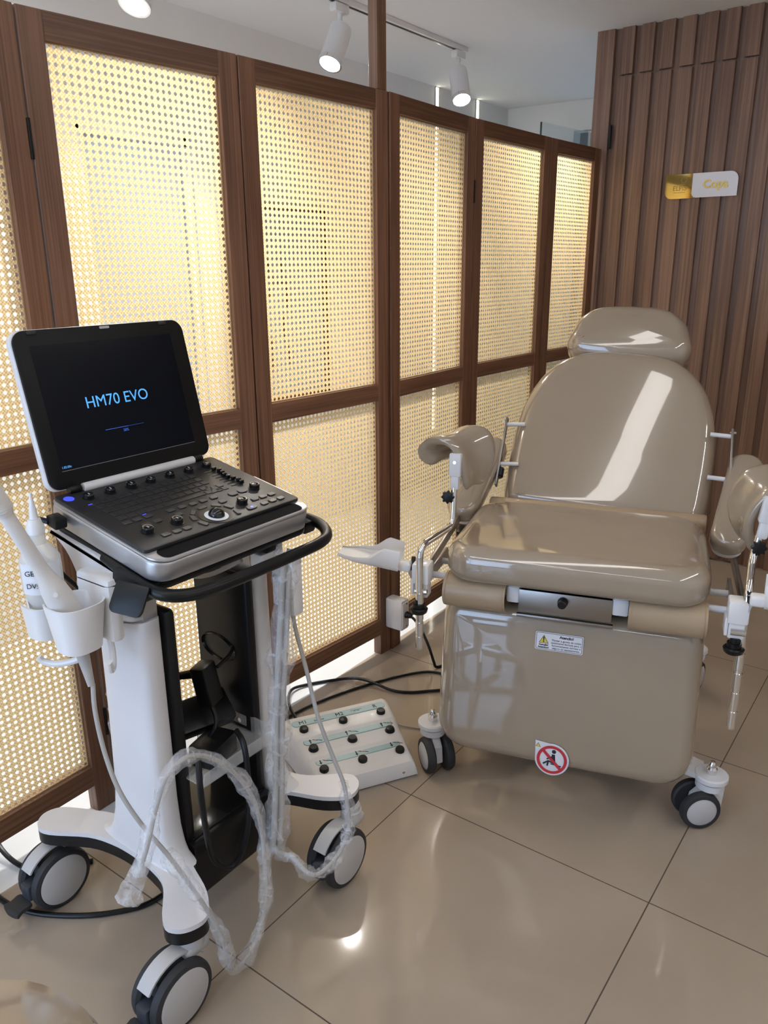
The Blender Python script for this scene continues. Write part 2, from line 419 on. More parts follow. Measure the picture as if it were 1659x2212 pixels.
# corridor wall behind the screens, with a frosted glass door standing in an opening
D0, D1, DH = .36, .89, 1.80
w = MB(); w.bx(LX-.1, LX, BY, D0, 0, CEIL); w.bx(LX-.1, LX, D1, FY+1.0, 0, CEIL); w.bx(LX-.1, LX, D0, D1, DH, CEIL)
struct(w.obj('wall_left', M['wall']))
# far corridor wall: solid part and a lintel over the passage
w = MB(); w.bx(LX, -1.216, FY, FY+.1, 0, CEIL); w.bx(-1.216, .3, FY, FY+.1, 2.093, CEIL); w.bx(.3, RX_, FY, FY+.1, 0, CEIL); w.bx(.3, .35, FY+.1, FY+.9, 0, CEIL)
struct(w.obj('wall_far', M['wall']))
w = MB(); w.bx(LX, .35, FY+.86, FY+.9, 0, CEIL)
for k in range(24): w.bx(-1.66+k*.0825, -1.66+k*.0825+.055, FY+.84, FY+.86, 0, CEIL)
struct(w.obj('wall_passage', M['wood_dark']))
# slatted back wall (proud boards over recessed strips) with the concealed door
PITCH = .0832; X0 = -.5420
wb = MB()
wb.bx(X0, RX_, WY+.022, WY+.12, 0, CEIL)
DX0, DX1, DZ = -.449, .302, 2.080
def board(mb, x0, x1, z0, z1, mx=I4):
    # each board slopes from a flush left edge to a proud right edge, then drops back
    vs = [(x0, WY+.004, z0), (x1, WY, z0), (x1, WY+.0225, z0), (x0, WY+.0225, z0), (x0, WY+.004, z1), (x1, WY, z1), (x1, WY+.0225, z1), (x0, WY+.0225, z1)]
    mb.add(vs, [(0, 1, 5, 4), (1, 2, 6, 5), (2, 3, 7, 6), (3, 0, 4, 7), (4, 5, 6, 7), (3, 2, 1, 0)], mx)
wb.bx(X0, X0+.077, WY, WY+.1, 0, CEIL)
k = 1
dw = MB(); dw.bx(DX0+.004, DX1-.004, WY+.0195, WY+.0240, .012, DZ-.004)
while X0+k*PITCH < RX_-.1:
    xa, xb = X0+k*PITCH+.026, X0+(k+1)*PITCH-.003
    xm = X0+k*PITCH-.003
    inside = xb < DX1+.04
    if inside:
        board(wb, xa, xb, DZ+.004, CEIL); wb.bx(xm, xa, WY+.021, WY+.026, DZ+.004, CEIL)
        xb2 = min(xb, DX1-.004)
        board(dw, xa, xb2, .012, DZ-.004); dw.bx(max(xm, DX0+.004), xa, WY+.0185, WY+.0215, .012, DZ-.004)
    else:
        board(wb, xa, xb, 0, CEIL); wb.bx(xm, xa, WY+.021, WY+.026, 0, CEIL)
    k += 1
struct(wb.obj('wall_back', M['wood_slat']))
door = struct(dw.obj('door_1', M['wood_slat']))
h = MB().cyl((DX0-.006, WY-.002, 1.795), (DX0-.006, WY-.002, 1.890), .007, n=12)
h.obj('hinge', M['black_plastic'], door)
# right wall and the wall behind the photographer with a big window
struct(MB().bx(RX_, RX_+.1, BY, FY, 0, CEIL).obj('wall_right', M['wall']))
WX0, WX1, WZ0, WZ1 = -1.3, .75, .05, 2.05
w = MB(); w.bx(LX-.1, WX0, BY-.1, BY, 0, CEIL); w.bx(WX1, RX_, BY-.1, BY, 0, CEIL); w.bx(WX0, WX1, BY-.1, BY, WZ1, CEIL); w.bx(WX0, WX1, BY-.1, BY, 0, WZ0)
struct(w.obj('wall_front', M['wall']))
w = MB()
for a, b in ((WX0, WX0+.05), (-.30, -.25), (WX1-.05, WX1)): w.bx(a, b, BY-.08, BY-.02, WZ0, WZ1)
for a, b in ((WZ0, WZ0+.05), (1.45, 1.49), (WZ1-.05, WZ1)): w.bx(WX0, WX1, BY-.08, BY-.02, a, b)
struct(w.obj('window_1', M['black_plastic']))
portal('daylight_portal', ((WX0+WX1)/2, BY-.09, (WZ0+WZ1)/2), (-PI/2, 0, 0), WX1-WX0, WZ1-WZ0)
# white gauze-bright doorway in the corridor wall
w = MB()
for a, b in ((D0, D0+.03), (D1-.03, D1)): w.bx(LX-.06, LX-.01, a, b, 0, DH)
w.bx(LX-.06, LX-.01, D0, D1, DH-.03, DH)
w2 = struct(w.obj('window_2', M['white_plastic']))
MB().bx(LX-.040, LX-.036, D0+.03, D1-.03, 0, DH-.03).obj('frosted_pane', M['frosted'], w2)
portal('corridor_daylight_portal', (LX-.09, (D0+D1)/2, DH/2), (0, -PI/2, 0), DH, D1-D0)

# ------------------------------------------------------------------ lamps
def ceiling_strip(x0, x1, y0, y1, label, m='strip'):
    o = thing('linear_ceiling_light', label, 'ceiling light', ((x0+x1)/2, (y0+y1)/2, CEIL))
    hx, hy = (x1-x0)/2, (y1-y0)/2
    f = MB()
    f.bx(-hx-.008, -hx, -hy-.008, hy+.008, -.012, 0); f.bx(hx, hx+.008, -hy-.008, hy+.008, -.012, 0)
    f.bx(-hx, hx, -hy-.008, -hy, -.012, 0); f.bx(-hx, hx, hy, hy+.008, -.012, 0)
    f.obj('frame', M['white_plastic'], o)
    MB().bx(-hx, hx, -hy, hy, -.008, -.001).obj('diffuser', M[m], o)
    return o
ceiling_strip(.335, .465, -1.9, .575, 'long linear ceiling light running over the exam chair', 'strip_soft')
ceiling_strip(1.82, 1.88, -1.6, 1.4, 'unseen linear ceiling light added for illumination along the right side of the room')  # unseen strip added to keep up room illumination, fits the bright armrest reflection
ceiling_strip(-.35, .75, -2.02, -1.97, 'linear ceiling light across the near end of the room')
ceiling_strip(.75, 1.75, -2.72, -2.67, 'linear ceiling light by the window behind the camera')

ceiling_strip(-1.36, -1.24, -3.1, -.05, 'unseen linear light added to brighten the corridor behind the screens', 'strip_dim')  # out-of-view strip added to brighten the lower corridor wall and floor
TRX = -1.13
tr = thing('lighting_track', 'white track with black groove fixed to the ceiling behind the screens', 'light track', (TRX, 0, CEIL))
MB().bx(-.018, .018, -.4, 2.085, -.02, 0, bev=.002).obj('rail', M['white_plastic'], tr)
MB().bx(-.006, .006, -.39, 2.0, -.0215, -.0195).obj('groove', M['black_plastic'], tr)
def spot(y, aim, label):
    o = thing('track_spotlight', label, 'spotlight', (TRX, y, CEIL-.022), 0, 'track spotlights behind the screens')
    MB().bx(-.016, .016, -.04, .04, -.03, 0, bev=.004).obj('adapter', M['white_plastic'], o)
    MB().cyl((0, 0, -.03), (0, 0, -.088), .009, n=14).obj('arm', M['white_plastic'], o)
    d = Vector(aim).normalized()
    mx = frame((0, 0, -.092), d.orthogonal(), None, d)
    L = .128
    b = MB().lathe([(.030, -.022), (.040, -.014), (.042, 0), (.043, L-.003), (.0445, L), (.0415, L), (.041, L-.012)], mx, 32, caps=True)
    b.obj('lamp_head', M['white_plastic'], o)
    MB().lathe([(.0435, L-.001), (.0455, L), (.0455, L+.012), (.039, L+.012), (.039, L)], mx, 32, caps=False).obj('lens_ring', M['chrome'], o)
    MB().lathe([(.001, L+.006), (.0385, L+.003)], mx, 28).obj('lens', M['lens'], o)
    ld = bpy.data.lights.new('spot_beam', 'SPOT'); ld.energy = SPOT_W; ld.spot_size = math.radians(125); ld.spot_blend = .7; ld.shadow_soft_size = .03; ld.color = (1., .97, .92)
    lo = bpy.data.objects.new('spot_beam', ld); COL.objects.link(lo); lo.parent = o
    lo.matrix_local = frame(mx @ Vector((0, 0, L+.02)), mx.to_3x3() @ Vector((1, 0, 0)), None, -d)
    return o
spot(.285, (.15, -.50, -1), 'white track spotlight cut off by the top edge of the photo')
spot(1.175, (.05, -.60, -1), 'lit white track spotlight just left of the tall wooden post')
spot(2.03, (.42, -.40, -1), 'lit white track spotlight at the far end of the ceiling track')
for y, lb in ((2.697, 'glowing vertical light strip on the corridor wall, nearer one, left of the far spotlight'), (3.150, 'glowing vertical light strip on the corridor wall, farther one, right of the far spotlight')):
    o = thing('vertical_light_strip', lb, 'light strip', (LX, y, 0), 0, 'vertical light strips on the corridor wall')
    MB().bx(0, .006, -.014, .014, .32, CEIL-.002).obj('profile', M['silver'], o)
    MB().bx(.006, .009, -.011, .011, .325, CEIL-.006).obj('diffuser', M['led'], o)

# ------------------------------------------------------------------ things beyond the screens
a = thing('framed_picture', 'brown framed grey picture hanging on the corridor wall, seen through the cane', 'picture', (LX, 1.345, 1.14))
hw, hh = .335, .44
f = MB()
for (y0, y1, z0, z1) in ((-hw, hw, hh-.022, hh), (-hw, hw, -hh, -hh+.022), (-hw, -hw+.022, -hh, hh), (hw-.022, hw, -hh, hh)): f.bx(0, .03, y0, y1, z0, z1)
f.obj('frame', M['art_frame'], a)
MB().bx(.002, .012, -hw+.02, hw-.02, -hh+.02, hh-.02).obj('canvas', M['art'], a)
st = MB()
for pts in ([(-.1, .25), (-.05, .1), (-.12, -.05), (-.06, -.2), (-.09, -.33)], [(.0, .22), (.05, .05), (.02, -.1), (.06, -.28)], [(-.16, .05), (-.08, .12), (.02, .1)]):
    st.tube([(.016, y, z) for y, z in pts], .006, n=6)
st.obj('drawn_lines', M['art_frame'], a)
for pts in ([(-.62, 1.44), (-.58, 1.47), (-.54, 1.43), (-.5, 1.46), (-.46, 1.43)], [(-.6, 1.25), (-.55, 1.2), (-.52, 1.26), (-.47, 1.2)], [(-.58, 1.12), (-.53, 1.05), (-.49, 1.08)]):
    tag(MB().tube([(LX+.006, y, z) for y, z in pts], .006, n=6).obj('wall_lettering', M['ink']), 'black curly line lettering on the corridor wall behind the leftmost screen', 'wall decal', 'wall lettering behind the leftmost screen')
g = thing('glass_door', 'clear glass door standing ajar above the far end of the screens', 'glass door', (-1.180, 3.02, 0), math.radians(-7-90+180))
MB().bx(0, .56, -.004, .004, .02, 2.075).obj('glass_pane', M['glass'], g)
MB().bx(-.003, 0, -.005, .005, .02, 2.075).obj('pane_edge', M['glass_edge'], g)
MB().bx(.56, .60, -.02, .02, 0, 2.09).obj('post', M['silver'], g)

# ------------------------------------------------------------------ door sign
s = thing('door_sign', 'gold and white door sign reading Copa on the slatted door', 'sign', (-.045, WY-.001, 1.6225))
SW, SH = .147, .048
fx = frame((0, 0, 0), (1, 0, 0), None, (0, -1, 0))           # local x right, y up, z towards the room
MB().prism(rrect(-SW, -.020, -SH, SH, (.030, .001, .001, .001), 8), .000, .005, fx).obj('gold_plate', M['gold'], s)
MB().prism(rrect(-.034, SW, -SH+.001, SH, (.020, .001, .032, .001), 8), .0052, .0085, fx).obj('white_plate', M['label'], s)
text('Copa', .046, fx @ T(.060, .002, .0095), 'lettering', M['gold_letter'], s, ext=.0015, bold=.0010)
text('ELPIS', .026, fx @ T(-.085, -.008, .0055), 'logo_lettering', M['gold_etch'], s)
lg = MB(); lg.lathe([(.0125, 0), (.0125, .0008), (.0105, .0008), (.0105, 0)], fx @ T(-.070, .026, .005), 24, caps=False)
lg.obj('logo_mark', M['gold_etch'], s)
MB().bx(-.086, -.058, .0075, .0090, .005, .0058, fx).obj('logo_line', M['gold_etch'], s)
MB().bx(-.110, -.062, -.0245, -.0230, .005, .0058, fx).obj('logo_line', M['gold_etch'], s)

# ================================================================== cane screens
TH = .033; SH_ = 1.796; ST = .053
RAILS = ((.077, .133), (.901, .953), (1.744, 1.796))
def cane_sheet(x0, x1, z0, z1):
    p = CANE_P; nx = int(round((x1-x0)/p)); nz = int(round((z1-z0)/p))
    px, pz = (x1-x0)/nx, (z1-z0)/nz
    vs = []; fs = []; grid = {}
    def gv(i, j):                       # half-cell lattice points
        if (i, j) not in grid:
            grid[(i, j)] = len(vs); vs.append((x0+i*px/2, (.0005 if (i+j) % 2 else -.0003), z0+j*pz/2))
        return grid[(i, j)]
    for a in range(nx):
        for b in range(nz):
            cx, cz = x0+(a+.5)*px, z0+(b+.5)*pz
            ring = [gv(2*a, 2*b), gv(2*a+1, 2*b), gv(2*a+2, 2*b), gv(2*a+2, 2*b+1), gv(2*a+2, 2*b+2), gv(2*a+1, 2*b+2), gv(2*a, 2*b+2), gv(2*a, 2*b+1)]
            h = len(vs)
            for k in range(8):
                an = -PI*.75+k*PI/4
                r = .285*p*(1.0+.06*math.cos(4*an)); vs.append((cx+r*math.cos(an), 0, cz+r*math.sin(an)))
            for k in range(8):
                k2 = (k+1) % 8; fs.append((ring[k], ring[k2], h+k2, h+k))
    return vs, fs
def screen(p0, p1, label, hinge=False, legs=(True, True), post=False):
    p0, p1 = Vector((*p0, 0)), Vector((*p1, 0)); d = p1-p0; W = d.length-.003
    o = thing('cane_screen_panel', label, 'screen panel', p0, math.atan2(d.y, d.x), 'wood and cane folding screen panels')
    # local x along the panel, +y away from the room (front face at y=0)
    for x0 in (0., W-ST):
        MB().bx(x0, x0+ST, 0, TH, 0, SH_, bev=.0012, seg=1).obj('stile', M['wood_v'], o)
    for z0, z1 in RAILS:
        MB().bx(ST, W-ST, .0005, TH-.0005, z0, z1, bev=.0008, seg=1).obj('rail', M['wood_h'], o)
    for (za, zb) in ((RAILS[0][1], RAILS[1][0]), (RAILS[1][1], RAILS[2][0])):
        vs, fs = cane_sheet(0, W-2*ST, 0, zb-za)
        m = MB().add(vs, fs)
        c = m.obj('cane_webbing', M['cane'], o, smooth=0)
        c.matrix_local = T(ST, .014, za)
        e = MB()
        for (a, b, z0, z1) in ((0, .003, 0, zb-za), (W-2*ST-.003, W-2*ST, 0, zb-za), (0, W-2*ST, 0, .003), (0, W-2*ST, zb-za-.003, zb-za)):
            e.bx(ST+a, ST+b, .012, .016, za+z0, za+z1)
        e.obj('cane_binding', M['cane_edge'], o)
    if hinge:
        for z in (1.56, .235):
            MB().bx(W-.003, W+.004, -.004, .002, z-.038, z+.038, bev=.001, seg=1).obj('hinge', M['black_plastic'], o)
    return o
screen((-.592, -1.000), (-.607, -.460), 'leftmost cane screen panel, cut by the left edge of the photo', True)
screen((-.607, -.459), (-.553, .067), 'cane screen panel directly behind the ultrasound cart')
screen((-.553, .069), (-.516, .631), 'cane screen panel left of the tall wooden post')
screen((-.512, .633), (-.533, 1.172), 'cane screen panel right of the tall wooden post', True)
screen((-.533, 1.174), (-.514, 1.745), 'cane screen panel behind the left leg support of the exam chair')
screen((-.514, 1.747), (-.484, 2.192), 'narrowest looking cane screen panel meeting the slatted wall')
p = MB().bx(-.016, .016, -.045, -.001, SH_+.001, CEIL, bev=.001, seg=1).obj('support_post', M['wood_v'])
p.location = (-.536, .628, 0); tag(p, 'tall thin wooden post rising from the screens to the ceiling', 'post')
# ================================================================== examination chair (local: x across, y towards the back, z up)
CH = thing('examination_chair', 'beige glossy vinyl gynecological examination chair with leg supports, on white casters', 'examination chair', (.332, .138, 0), .295)
# ---- base
b = MB(); b.bx(-.25, .25, .20, .80, .065, .10, bev=.01); b.bx(-.16, .16, .28, .62, .10, .56, bev=.02)
b.obj('base_frame', M['white_powder'], CH)
MB().bx(-.24, .24, .14, .74, .50, .60, bev=.015).obj('seat_frame', M['white_powder'], CH)
def twin_caster(x, y, ang, label=None):
    ax = Vector((math.cos(ang), math.sin(ang), 0)); R_ = .049
    tr = Vector((0, 0, 1)).cross(ax); tr = -tr if tr.y > 0 else tr          # trailing direction, towards the front
    c = bpy.data.objects.new('caster', None); COL.objects.link(c); c.parent = CH; c.location = (x, y, 0)
    wc = tr*.030+Vector((0, 0, R_))
    k = MB(); k.lathe([(.036, .118), (.040, .121), (.040, .131), (.036, .134)], I4, 28)
    k.obj('mounting_plate', M['white_powder'], c)
    k = MB(); k.lathe([(.034, .098), (.034, .115)], I4, 24)
    k.prism([(-.03, .035), (.05, .03), (.045, .075), (.02, .10), (-.034, .10)], -.012, .012, frame((0, 0, 0), tr, (0, 0, 1)), bev=.004)
    k.obj('fork', M['white_powder'], c)
    for sg in (1, -1):
        mx = frame(wc+ax*(sg*.016), ax.cross((0, 0, 1)) if sg > 0 else (0, 0, 1), None, ax*sg)
        MB().lathe([(.030, 0), (.045, 0), (R_, .004), (R_, .014), (.0455, .021), (.0375, .0225), (.036, .019)], mx, 36).obj('tyre', M['black_rubber'], c)
        MB().lathe([(.036, .0185), (.037, .0205), (.033, .0235), (.001, .025)], mx, 32).obj('wheel_cover', M['grey_disc'], c)
    a = MB().lathe([(.0125, .134), (.013, .147), (.0095, .152), (.010, .158), (.006, .166), (.0005, .168)], I4, 16)
    a.obj('cap_nut', M['chrome'], c)
    return c
twin_caster(.360, .110, math.radians(-68))
twin_caster(-.344, .118, math.radians(217))
twin_caster(.34, .80, math.radians(-20)); twin_caster(-.34, .80, math.radians(200))
for sx in (1, -1):
    for y in (.12, .80):
        b = MB()
        b.prism([(sx*.20, y+.02), (sx*.20, y+.12), (sx*.345, y+.038), (sx*.345, y-.034)], .120, .132, bev=.002)
        b.bx(sx*.20-.03, sx*.20+.03, y+.04, y+.12, .08, .13, bev=.004)
        b.obj('base_arm', M['white_powder'], CH)

# ---- front leg rest, hanging almost vertical
lt = math.atan(.049/.397)
PF = frame((0, .10, .118), (1, 0, 0), (0, math.sin(lt), math.cos(lt)))     # x right, y up, z towards the room
PF = PF @ Matrix.Translation((0, .0, 0))
ol = dense([(x*(1-.02*y/.4), y) for x, y in rrect(-.311, .311, 0, .405, (.085, .085, .05, .05), 8)], .03)
MB().pad(ol, .099, .042, .003, PF, back=.02, seg=8).obj('leg_rest', M['vinyl'], CH)
FR = PF @ T(0, 0, .1006)                                                     # front surface of the leg rest
SL = bpy.data.objects.new('warning_sticker', None); COL.objects.link(SL); SL.parent = CH
L0 = FR @ T(-.0145, .329, .0014)
MB().prism(rrect(-.056, .056, -.0225, .0225, .004), 0, .0012, L0).obj('sticker', M['label'], SL)
bd = MB()
def ring_poly(mb, outer, inner, z0, z1, mx):
    n = len(outer); vs = [(*p, z1) for p in outer]+[(*p, z1) for p in inner]
    mb.add(vs, [(i, (i+1) % n, n+(i+1) % n, n+i) for i in range(n)], mx)
ring_poly(bd, rrect(-.0540, .0540, -.0207, .0207, .0035), rrect(-.0530, .0530, -.0197, .0197, .003), 0, .0016, L0)
bd.obj('sticker_border', M['ink'], SL)
tri = lambda c, s: [(c[0]-s, c[1]-s*.8), (c[0]+s, c[1]-s*.8), (c[0], c[1]+s*.95)]
t_ = MB(); t_.prism(tri((-.036, .004), .0115), .0012, .0016, L0); t_.obj('triangle_edge', M['ink'], SL)
t_ = MB(); t_.prism(tri((-.036, .0037), .0097), .0016, .0019, L0); t_.obj('warning_triangle', M['yellow'], SL)
text('!', .018, L0 @ T(-.036, .0035, .0022), 'exclamation_mark', M['ink'], SL, bold=.0006)
text('Atenção!\nAttention!', .0062, L0 @ T(-.036, -.0125, .0016), 'sticker_caption', M['ink'], SL, bold=.0002, ext=.0002)
text('Atenção!', .0090, L0 @ T(.017, .0135, .0016), 'sticker_heading', M['ink'], SL, bold=.0003, ext=.0002)
text('Manter a gaveta de coleta\ntotalmente fechada para o\nfuncionamento correto e\nseguro do equipamento.', .0066, L0 @ T(.017, -.0055, .0016), 'sticker_text', M['ink'], SL, ext=.0002)
S2 = bpy.data.objects.new('no_sitting_sticker', None); COL.objects.link(S2); S2.parent = CH
L1 = FR @ T(-.010, .030, .0014)
tear = [(-.042, .044)]+[(.041*math.cos(a), .041*math.sin(a)) for a in [math.radians(100-270*k/26) for k in range(27)]]
MB().prism(tear[::-1], 0, .0012, L1).obj('sticker', M['label'], S2)
pg = MB()
pg.lathe([(.0052, 0), (.0001, .0003)], L1 @ T(.004, .021, .0013), 16)
pg.prism([(-.001, .014), (.007, .014), (.009, -.006), (.001, -.008)], .0012, .0016, L1)
pg.tube([L1 @ Vector(p) for p in ((.006, -.008, .0018), (-.008, -.0045, .0018), (-.020, -.013, .0018))], .0022, 6, smooth=0)
pg.tube([L1 @ Vector(p) for p in ((-.008, -.0045, .0018), (-.010, -.017, .0018))], .0022, 6, smooth=0)
pg.tube([L1 @ Vector(p) for p in ((.001, .008, .0018), (-.012, .000, .0018))], .0018, 6, smooth=0)
pg.tube([L1 @ Vector(p) for p in ((-.002, -.011, .0018), (.023, -.014, .0018))], .0014, 6, smooth=0)
pg.obj('seated_figure', M['ink'], S2)
rg = MB(); ring_poly(rg, [(.0365*math.cos(2*PI*k/40), .0365*math.sin(2*PI*k/40)) for k in range(40)], [(.0295*math.cos(2*PI*k/40), .0295*math.sin(2*PI*k/40)) for k in range(40)], 0, .0030, L1)
c45 = .0225
rg.prism([(-c45-.0025, c45-.0025), (c45-.0025, -c45-.0025), (c45+.0025, -c45+.0025), (-c45+.0025, c45+.0025)], .0028, .0034, L1)
rg.obj('prohibition_ring', M['red'], S2)
t_ = MB(); t_.prism(tri((-.035, .033), .0062), .0012, .0016, L1); t_.obj('triangle_edge', M['ink'], S2)
t_ = MB(); t_.prism(tri((-.035, .0327), .0048), .0016, .0019, L1); t_.obj('warning_triangle', M['yellow'], S2)

# ---- flap covers, drawer
def flap(x0, x1):
    m = MB(); prof = []
    for k in range(13):
        a = math.radians(75+k*14.5); prof.append((.040+.042*math.cos(a), .563+.040*math.sin(a)))
    nx = 8; vs = []; fs = []
    for t, sg in ((0, 1), (.0022, 1)):
        for i in range(nx+1):
            x = x0+(x1-x0)*i/nx
            for j, (y, z) in enumerate(prof):
                q = 1+t/.042
                vs.append((x, .040+(y-.040)*q-.0006*math.sin(i*1.7+j*.4), .563+(z-.563)*q))
    n1 = len(prof); L = (nx+1)*n1
    for s_ in (0, L):
        for i in range(nx):
            for j in range(n1-1): fs.append((s_+i*n1+j, s_+(i+1)*n1+j, s_+(i+1)*n1+j+1, s_+i*n1+j+1))
    for i in range(nx):
        for j in (0, n1-1): fs.append((i*n1+j, (i+1)*n1+j, L+(i+1)*n1+j, L+i*n1+j))
    for i in (0, nx):
        for j in range(n1-1): fs.append((i*n1+j, i*n1+j+1, L+i*n1+j+1, L+i*n1+j))
    m.add(vs, fs); f = m.obj('flap_cover', M['vinyl_matte'], CH, smooth=60)
    st = MB()
    for x in (x0+.006, x1-.006):
        for k in range(2, 34):
            a = math.radians(75+k*5.1); st.bx(x-.0006, x+.0006, -.0022, .0022, -.0003, .0003, frame((0, .040+.0452*math.cos(a), .563+.0432*math.sin(a)), (1, 0, 0), (0, -math.sin(a), math.cos(a))))
    s_ = st.obj('stitching', M['cane_edge'], f); s_['kind'] = 'stuff'
flap(-.292, -.142); flap(.136, .300)
d = bpy.data.objects.new('drawer', None); COL.objects.link(d); d.parent = CH
b = MB(); b.bx(-.112, .100, .018, .022, .535, .590, bev=.001); b.bx(-.112, .100, .022, .20, .535, .540); b.bx(-.115, .104, .010, .022, .524, .531, bev=.001)
b.obj('drawer_front', M['steel'], d)
k = MB(); k.cyl((-.010, .018, .572), (-.010, -.004, .572), .010, n=20, bev=.002); k.cyl((-.010, .018, .572), (-.010, .012, .572), .012, n=20)
k.obj('knob', M['black_plastic'], d)
for x0, x1 in ((-.142, -.110), (.098, .136)):
    h = MB(); h.bx(x0, x1, .02, .06, .552, .594, bev=.006); h.lathe([(.020, 0), (.020, .006)], T((x0+x1)/2+(.006 if x0 < 0 else -.006), .04, .594), 24)
    h.obj('hinge_block', M['white_powder'], CH)
MB().bx(-.14, .14, .045, .10, .545, .60).obj('drawer_housing', M['black_plastic'], CH)

# ---- seat and backrest
ol = dense(rrect(-.292, .302, -.018, .425, (.075, .075, .09, .09), 8), .03)
MB().pad(ol, .088, .038, .003, T(0, 0, .600), back=.03, seg=8).obj('seat', M['vinyl'], CH)
m = MB(); m.lathe([(.024, 0), (.026, .004), (.026, .566), (.024, .57)], frame((-.268, .427, .662), (0, 1, 0), None, (1, 0, 0)), 24)
m.obj('hinge_cover', M['vinyl_matte'], CH)
TB = math.radians(40)
BO = Vector((.028, .430, .666)); BU = Vector((0, math.sin(TB), math.cos(TB))); BN = Vector((0, -math.cos(TB), math.sin(TB))); BE = Vector((1, 0, 0))
yw = math.radians(2.2)
BE2 = BE*math.cos(yw)-BU*math.sin(yw); BU2 = BU*math.cos(yw)+BE*math.sin(yw)
BF = frame(BO, BE2, BU2)
half = [(.250, .0), (.272, .03), (.277, .10), (.279, .18), (.277, .26), (.269, .33), (.252, .392), (.226, .447), (.187, .494), (.130, .528), (.062, .541), (0, .544)]
ol = [(x, y) for x, y in half]+[(-x, y) for x, y in half[-2::-1]]
ol = dense(smooth_poly(ol+[(-.15, -.006), (0, -.006), (.15, -.006)], 3), .03)
MB().pad(ol, .105, .048, .002, BF @ T(0, 0, -.105), back=.03, seg=9).obj('backrest', M['vinyl'], CH)
hh_ = [(.150, .520), (.176, .548), (.181, .575), (.172, .61), (.160, .648), (.131, .681), (.090, .701), (.04, .707), (0, .708)]
ol = [(x, y) for x, y in hh_]+[(-x, y) for x, y in hh_[-2::-1]]+[(-.08, .512), (0, .510), (.08, .512)]
ol = dense(smooth_poly(ol, 3), .03)
MB().pad(ol, .105, .052, .006, BF @ T(.003, .004, -.105), back=.035, seg=9).obj('headrest', M['vinyl'], CH)
b = MB(); b.bx(-.20, .20, .03, .50, -.130, -.104, BF, bev=.008); b.bx(-.05, .05, .40, .62, -.125, -.108, BF, bev=.004)
b.obj('backrest_frame', M['white_powder'], CH)

# ---- arm rests
def armrest(p0, p1, wdt, sx, ra):
    P0, P1 = Vector(p0), Vector(p1); u = (P1-P0).normalized(); L = (P1-P0).length
    x = Vector((1, 0, 0)); x = (x-u*x.dot(u)).normalized(); n = x.cross(u); n = n if n.y < 0 else -n
    x = u.cross(n)
    a = bpy.data.objects.new('armrest', None); COL.objects.link(a); a.parent = CH
    mx = frame(P0, x, u)
    ol = dense(rrect(-wdt/2, wdt/2, 0, L, wdt*.47, 8), .02)
    MB().pad(ol, .055, .022, .006, mx @ T(0, 0, -.055), back=.018, seg=7).obj('pad', M['vinyl'], a)
    MB().pad(dense(rrect(-wdt*.42, wdt*.42, .008, L-.008, wdt*.38, 8), .02), .012, .004, 0, mx @ T(0, 0, -.066), seg=3).obj('pad_base', M['white_plastic'], a)
    xo = sx*.075
    tp = Vector((ra[0], ra[1], ra[2]))
    r = MB(); r.cyl(tp, tp+Vector((-sx*.055, 0.0, .003)), .006, n=14)
    lo = tp-BU*.13
    r.obj('mounting_rod', M['white_powder'], a)
    MB().cyl(lo, lo+Vector((-sx*.055, 0, .003)), .006, n=14).obj('mounting_rod', M['white_powder'], a)
    fb = frame(tp, (sx, 0, 0), (BU.x, BU.y, BU.z))
    MB().bx(-.003, .003, -.20, .02, -.010, .010, fb, bev=.001).obj('flat_bar', M['steel'], a)
    MB().cyl(tp+Vector((-.006, 0, 0))+BU*.012, tp+Vector((.010*sx, 0, 0))+BU*.012, .0035, n=10).obj('pin', M['chrome'], a)
    kb = lo+Vector((0, 0, -.012))
    MB().cyl(kb, kb-BU*.03, .015, n=14, bev=.003).obj('knob', M['black_plastic'], a)
    lv = mx @ Vector((sx*-.02, .02, -.085))
    return a, mx
armrest((.345, .29, .662), (.398, .58, .832), .088, 1, (.352, .592, .866))
aL, mL = armrest((-.336, .31, .675), (-.292, .585, .835), .088, -1, (-.262, .592, .864))
MB().bx(-.012, .05, -.004, .026, -.105, -.088, mL, bev=.003).obj('lever', M['black_plastic'], aL)

